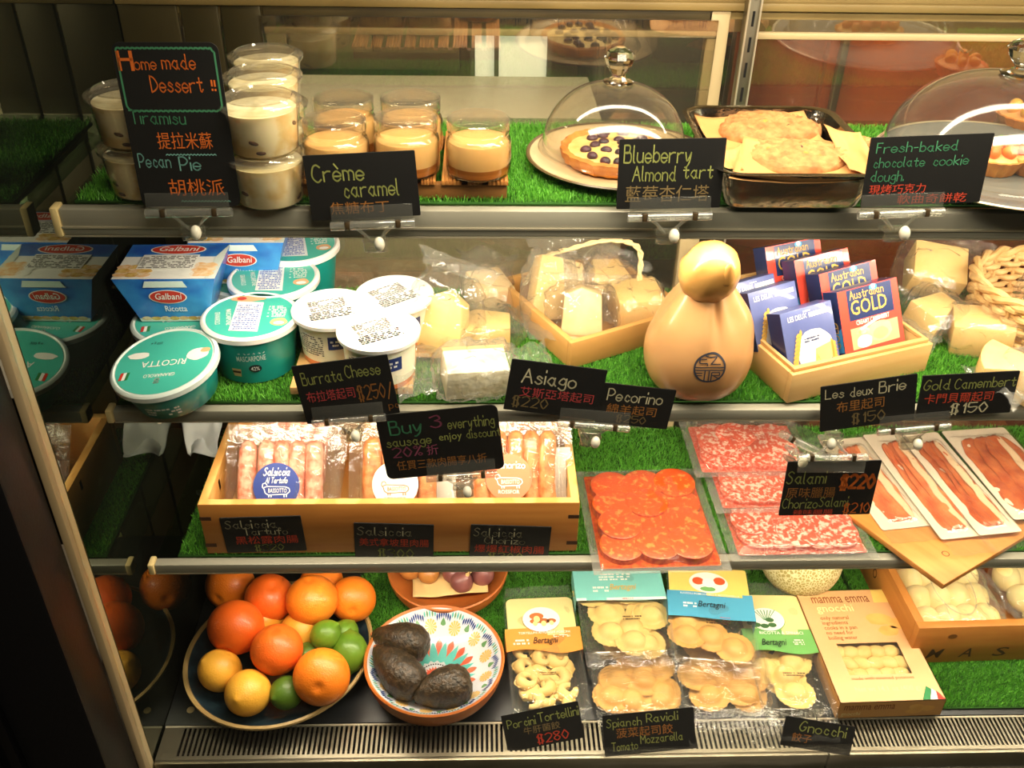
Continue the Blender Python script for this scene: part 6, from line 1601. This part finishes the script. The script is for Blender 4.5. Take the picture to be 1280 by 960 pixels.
def deco_spin(b, w, h):
    b.prism(rrect(w - .002, .080, .012), .0004, 'panel_cream', MX.Translation(V((0, h / 2 - .042, .0034))))
    sleeve(b, w, h / 2 - .116, h / 2 - .072, 'band_green', .003); b.disc(.027, .023, 'label_white', None, .0062, (-.012, h / 2 - .054)); b.disc(.028, .024, 'band_green', None, .0060, (-.012, h / 2 - .0545))
    for k in range(7): b.poly([(-.014 + (k - 3) * .001, h / 2 - .056), (-.013 + (k - 3) * .001, h / 2 - .056), (-.012 + (k - 3) * .0055, h / 2 - .036), (-.0135 + (k - 3) * .0055, h / 2 - .036)], 'green_print', None, .0066)
    for dx, dy in ((.004, .0), (.006, -.010), (-.006, -.012), (-.018, -.010), (-.026, -.006)): b.disc(.0065, .0045, 'spinach', None, .0068, (-.012 + dx, h / 2 - .056 + dy))
    b.ink('RICOTTA & SPINACI', 'label_white', None, .0055, .004, h / 2 - .084, .066, 'c', hand=False, z=.0068); brand(b, -.012, h / 2 - .105, .036); b.smallprint('label_white', None, .018, .034, h / 2 - .104, h / 2 - .092, 3, .0068, 2); b.smallprint('dark_mark', None, -.012, .020, -h / 2 + .050, -h / 2 + .058, 2, .0085, 7)
pasta_pack([(632, 748), (718, 746), (733, 886), (641, 892)], D + .034, .028, 'tortellini pack with an orange band and mushroom picture beside the painted bowl', 'tortellini', 'pasta_pale', 34, 1, deco_tort, .02, .02)
pasta_pack([(738, 778), (836, 776), (850, 886), (740, 888)], D + .030, .024, 'lower ravioli pack under the aqua banded one', 'ravioli', 'pasta_orange', 8, 2, None, .04, 0)
pasta_pack([(717, 712), (826, 711), (838, 812), (733, 816)], D + .062, .026, 'upper ravioli pack with a pale aqua band, next to the tortellini', 'ravioli', 'pasta_yellow', 8, 3, deco_rav1, .035, 0)
pasta_pack([(850, 780), (950, 786), (966, 886), (846, 884)], D + .030, .024, 'lower ravioli pack under the blue banded one', 'ravioli', 'pasta_orange', 8, 4, None, .055, 0)
pasta_pack([(829, 710), (928, 716), (953, 830), (848, 820)], D + .064, .026, 'upper ravioli pack with a blue band and a tomato picture', 'ravioli', 'pasta_orange', 8, 5, deco_rav2, .035, 0)
pasta_pack([(925, 744), (1003, 746), (1038, 886), (946, 886)], D + .034, .028, 'spinach ravioli pack with a green band, leaning against the gnocchi carton', 'ravioli', 'pasta_yellow', 9, 6, deco_spin, .04, .022)

# gnocchi box
cg = [(988, 741), (1103, 735), (1193, 876), (1057, 877)]
M, w, h = quadfit(cg, V((0, 0, D + .041)), V((0, 0, 1)))
t = thing('gnocchi_box', 'orange gnocchi carton with a clear window, lying next to the lettered crate', 'pasta box', M)
wx0, wx1, wy0, wy1 = -w / 2 + .030, w / 2 - .030, -h / 2 + .047, -h / 2 + .105
th = .034
b = MB(); b.bx(-w / 2, w / 2, -h / 2, h / 2, -th, -th + .001, 'gnocchi_side')
for a in ((-w / 2, -w / 2 + .001, -h / 2, h / 2), (w / 2 - .001, w / 2, -h / 2, h / 2), (-w / 2, w / 2, -h / 2, -h / 2 + .001), (-w / 2, w / 2, h / 2 - .001, h / 2)): b.bx(*a, -th, 0, 'gnocchi_side')
for a in ((-w / 2, w / 2, wy1, h / 2), (-w / 2, w / 2, -h / 2, wy0), (-w / 2, wx0, wy0, wy1), (wx1, w / 2, wy0, wy1)): b.bx(*a, -.0008, 0, 'gnocchi_card')
z = .0004
b.ink('mamma emma', 'gnocchi_brown', None, .0125, -w / 2 + .020, h / 2 - .026, w * .60, hand=False, z=z); b.ink('gnocchi', 'panel_cream', None, .0145, -w / 2 + .022, h / 2 - .044, w * .38, hand=False, z=z)
for k, s_ in enumerate(('only natural', 'ingredients', 'cooks in a pan', 'no need for', 'boiling water')): b.ink(s_, 'gnocchi_text', None, .0072, -w / 2 + .022, h / 2 - .060 - k * .0098, w * (.29, .26, .33, .27, .29)[k], hand=False, z=z)
b.poly([(w / 2 - .036, h / 2 - .028), (w / 2 - .010, h / 2 - .028), (w / 2 - .006, h / 2 - .001), (w / 2 - .032, h / 2 - .001)], 'panel_yellow', None, z)
for cx, cy_, a, b2 in ((w / 2 - .042, h / 2 - .062, .019, .012), (w / 2 - .016, h / 2 - .072, .016, .011), (w / 2 - .034, h / 2 - .085, .016, .010)): blob(b, cx, cy_, a, b2, 'potato', z + .0002 + a * .02, int(cx * 900))
b.ink('made with steamed potatoes', 'gnocchi_text', None, .005, 0, -h / 2 + .038, w * .6, 'c', hand=False, z=z); b.ink('Net wt 14.1 oz (400 g)', 'panel_cream', None, .0085, 0, -h / 2 + .018, w * .62, 'c', hand=False, z=z)
for k, m_ in enumerate(('green_print', 'label_white', 'red_print')): b.poly([(w / 2 - .034 + k * .011, -h / 2 + .001), (w / 2 - .023 + k * .011, -h / 2 + .001), (w / 2 - .014 + k * .0045, -h / 2 + .018 - k * .004), (w / 2 - .020 + k * .0055, -h / 2 + .024 - k * .004)], m_, None, z)
T = MX(((1, 0, 0, 0), (0, 0, -1, -h / 2 - .0004), (0, 1, 0, 0), (0, 0, 0, 1)))
b.ink('mamma emma', 'gnocchi_brown', T, .010, -w / 2 + .008, -.016, w * .48, hand=False, z=0); b.ink('gnocchi', 'panel_cream', T, .008, -w / 2 + .006, -.028, w * .18, hand=False, z=0)
for cx, cy_ in ((w / 2 - .040, -.013), (w / 2 - .042, -.023), (w / 2 - .024, -.017)): blob(b, cx, cy_, .011, .006, 'potato', 0, int(cx * 700), T=T)
b.build('carton', t, smooth=0)
MB().grid(lambda u, v: V((wx0 + (wx1 - wx0) * u, wy0 + (wy1 - wy0) * v, -.0012 - .0012 * abs(nz((u, v), 7)))), 20, 10, 'wrap').build('clear_window', t)
rd = random.Random(3)
for j in range(3):
    for i in range(5):
        x = wx0 - .004 + (wx1 - wx0 + .008) * (i + .5 + (.5 if j % 2 else 0) - .25) / 5; y = wy0 - .002 + (wy1 - wy0 + .004) * (j + .5) / 3
        MB().ball((.0150, .0115, .0085), 'pasta_pale', MX.Translation(V((x, y, -.012))) @ MX.Rotation(rd.uniform(-.6, .6), 4, 'Z'), 16, 12).build('gnocchi_piece', t)

# melon
o = atz(1000, 700, D + .062)
t = thing('netted_melon', 'round netted melon under the lower shelf behind the gnocchi carton', 'melon', pose(V((o.x, o.y, PZ + .0635)), .4, .5))
MB().ball((.066, .066, .063), 'melon', None, 56, 40).build('rind', t, smooth=80)
MB().tube([(0, 0, .062), (.001, 0, .067), (.004, 0, .071)], [.004, .003, .0035], 'stem_brown', 8).build('stem', t)
# lettered crate with bags
mat('burnt_ink', (64, 36, 14), 0.7); mat('crate_knot', (128, 76, 30), 0.6)
oc = V((.6405, .930, PZ))
xd3 = V((cos(radians(1.5)), sin(radians(1.5)), 0))
ck3 = crate('lettered_crate', 'wooden crate burnt with the letters M A S beside the gnocchi carton', oc, xd3, .36, .20, .078, .013, 'crate_wood')
fb = [c_ for c_ in ck3.children if c_.name.startswith('front_board')][0]; sbd = [c_ for c_ in ck3.children if c_.name.startswith('side_board')][0]
b = MB(); T = MX(((1, 0, 0, 0), (0, 0, -1, -.0004), (0, 1, 0, 0), (0, 0, 0, 1)))
for ch, x in (('M', .036), ('A', .086), ('S', .138)): b.ink(ch, 'burnt_ink', T, .019, x, .012, .020, 'c', hand=False, sh=.3)
b.disc(.007, .005, 'crate_knot', T, .0001, (.056, .058)); b.build('burnt_letters', fb)
b = MB(); T = MX(((0, 0, -1, -.0004), (-1, 0, 0, .19), (0, 1, 0, 0), (0, 0, 0, 1)))
b.ink('O', 'burnt_ink', T, .018, .04, .030, .014, 'c', hand=False); b.smallprint('burnt_ink', T, .01, .03, .05, .07, 3); b.build('burnt_letters', sbd)
mat('pale_nest', (248, 226, 158), 0.5, sss=.15, rgb2=(238, 206, 126), nscale=22)
def pasta_bag(x, y, z, w, d, h, rz, label, seed):
    t = thing('pasta_bag', label, 'pasta bag', axes(oc, xd3, V((0, 0, 1)).cross(xd3), V((0, 0, 1))) @ pose((x, y, z), rz, .12), 'clear bags in the lettered crate')
    rd = random.Random(seed)
    for k in range(12):
        MB().ball((w * .15, d * .16, h * .40), 'pale_nest', MX.Translation(V(((k % 4 - 1.5) * w * .22, (k // 4 - 1) * d * .27, h * .45 + .006 * rd.random()))) @ MX.Rotation(rd.uniform(-.5, .5), 4, 'Z'), 22, 14, fn=lambda p: V(p) * (1 + .08 * nz(p, 50, seed + k))).build('pasta_nest', t, smooth=80)
    q = MB(); bagmesh(q, w, d, h, 'wrap_milky', seed, None, .012); q.build('clear_bag', t)
    q = MB(); q.tube([(w * .22 * cos(a), d * .36 * sin(a), h + .003) for a in [2 * pi * i / 40 for i in range(40)]], .0012, 'wrap_milky', 6, closed=True); q.build('round_seam', t)
pasta_bag(.095, .10, .008, .14, .15, .055, 0, 'clear bag of pale pasta in the lettered crate, under the tip of the wooden board', 1)
pasta_bag(.255, .10, .010, .13, .15, .055, .2, 'clear bag of pale pasta in the lettered crate at the frame edge', 2)

# cards lying in front of the pasta
for key, label, c, z, lines in (
    ('porcini', 'chalkboard card reading Porcini Tortellini below the mushroom pasta pack', [(621, 896), (720, 877), (733, 921), (640, 940)], .02, [('Porcini', 'chalk_olive', .06, .42, .38, .22), ('Tortellini', 'chalk_olive', .46, .98, .36, .24), ('\u725b\u809d\u83cc\u9903', 'chalk_dim', .25, .72, .62, .2), ('$280', 'chalk_red', .40, .80, .92, .24)]),
    ('spinach', 'chalkboard card reading Spianch Ravioli and Tomato Mozzarella below the ravioli packs', [(752, 898), (865, 881), (872, 938), (757, 943)], .02, [('Spianch', 'chalk_olive', .04, .42, .30, .2), ('Ravioli', 'chalk_olive', .48, .82, .26, .2), ('\u83e0\u83dc\u8d77\u53f8\u9903', 'chalk_brown', .14, .76, .58, .24), ('Tomato', 'chalk_olive', .08, .36, .88, .2), ('Mozzarella', 'chalk_olive', .40, .86, .76, .2)]),
    ('gnocchi', 'chalkboard card reading Gnocchi at the foot of the gnocchi carton', [(992, 892), (1074, 914), (1058, 940), (966, 934)], .01, [('Gnocchi', 'chalk_olive', .22, .88, .42, .34), ('\u9903\u5b50', 'chalk_brown', .14, .42, .80, .3)])):
    p = atz((c[2][0] + c[3][0]) / 2, (c[2][1] + c[3][1]) / 2, D + .006)
    sign(key, label, c, p, V((0, -sin(radians(62)), cos(radians(62)))), lines, group='chalkboard cards leaning on the pasta packs')
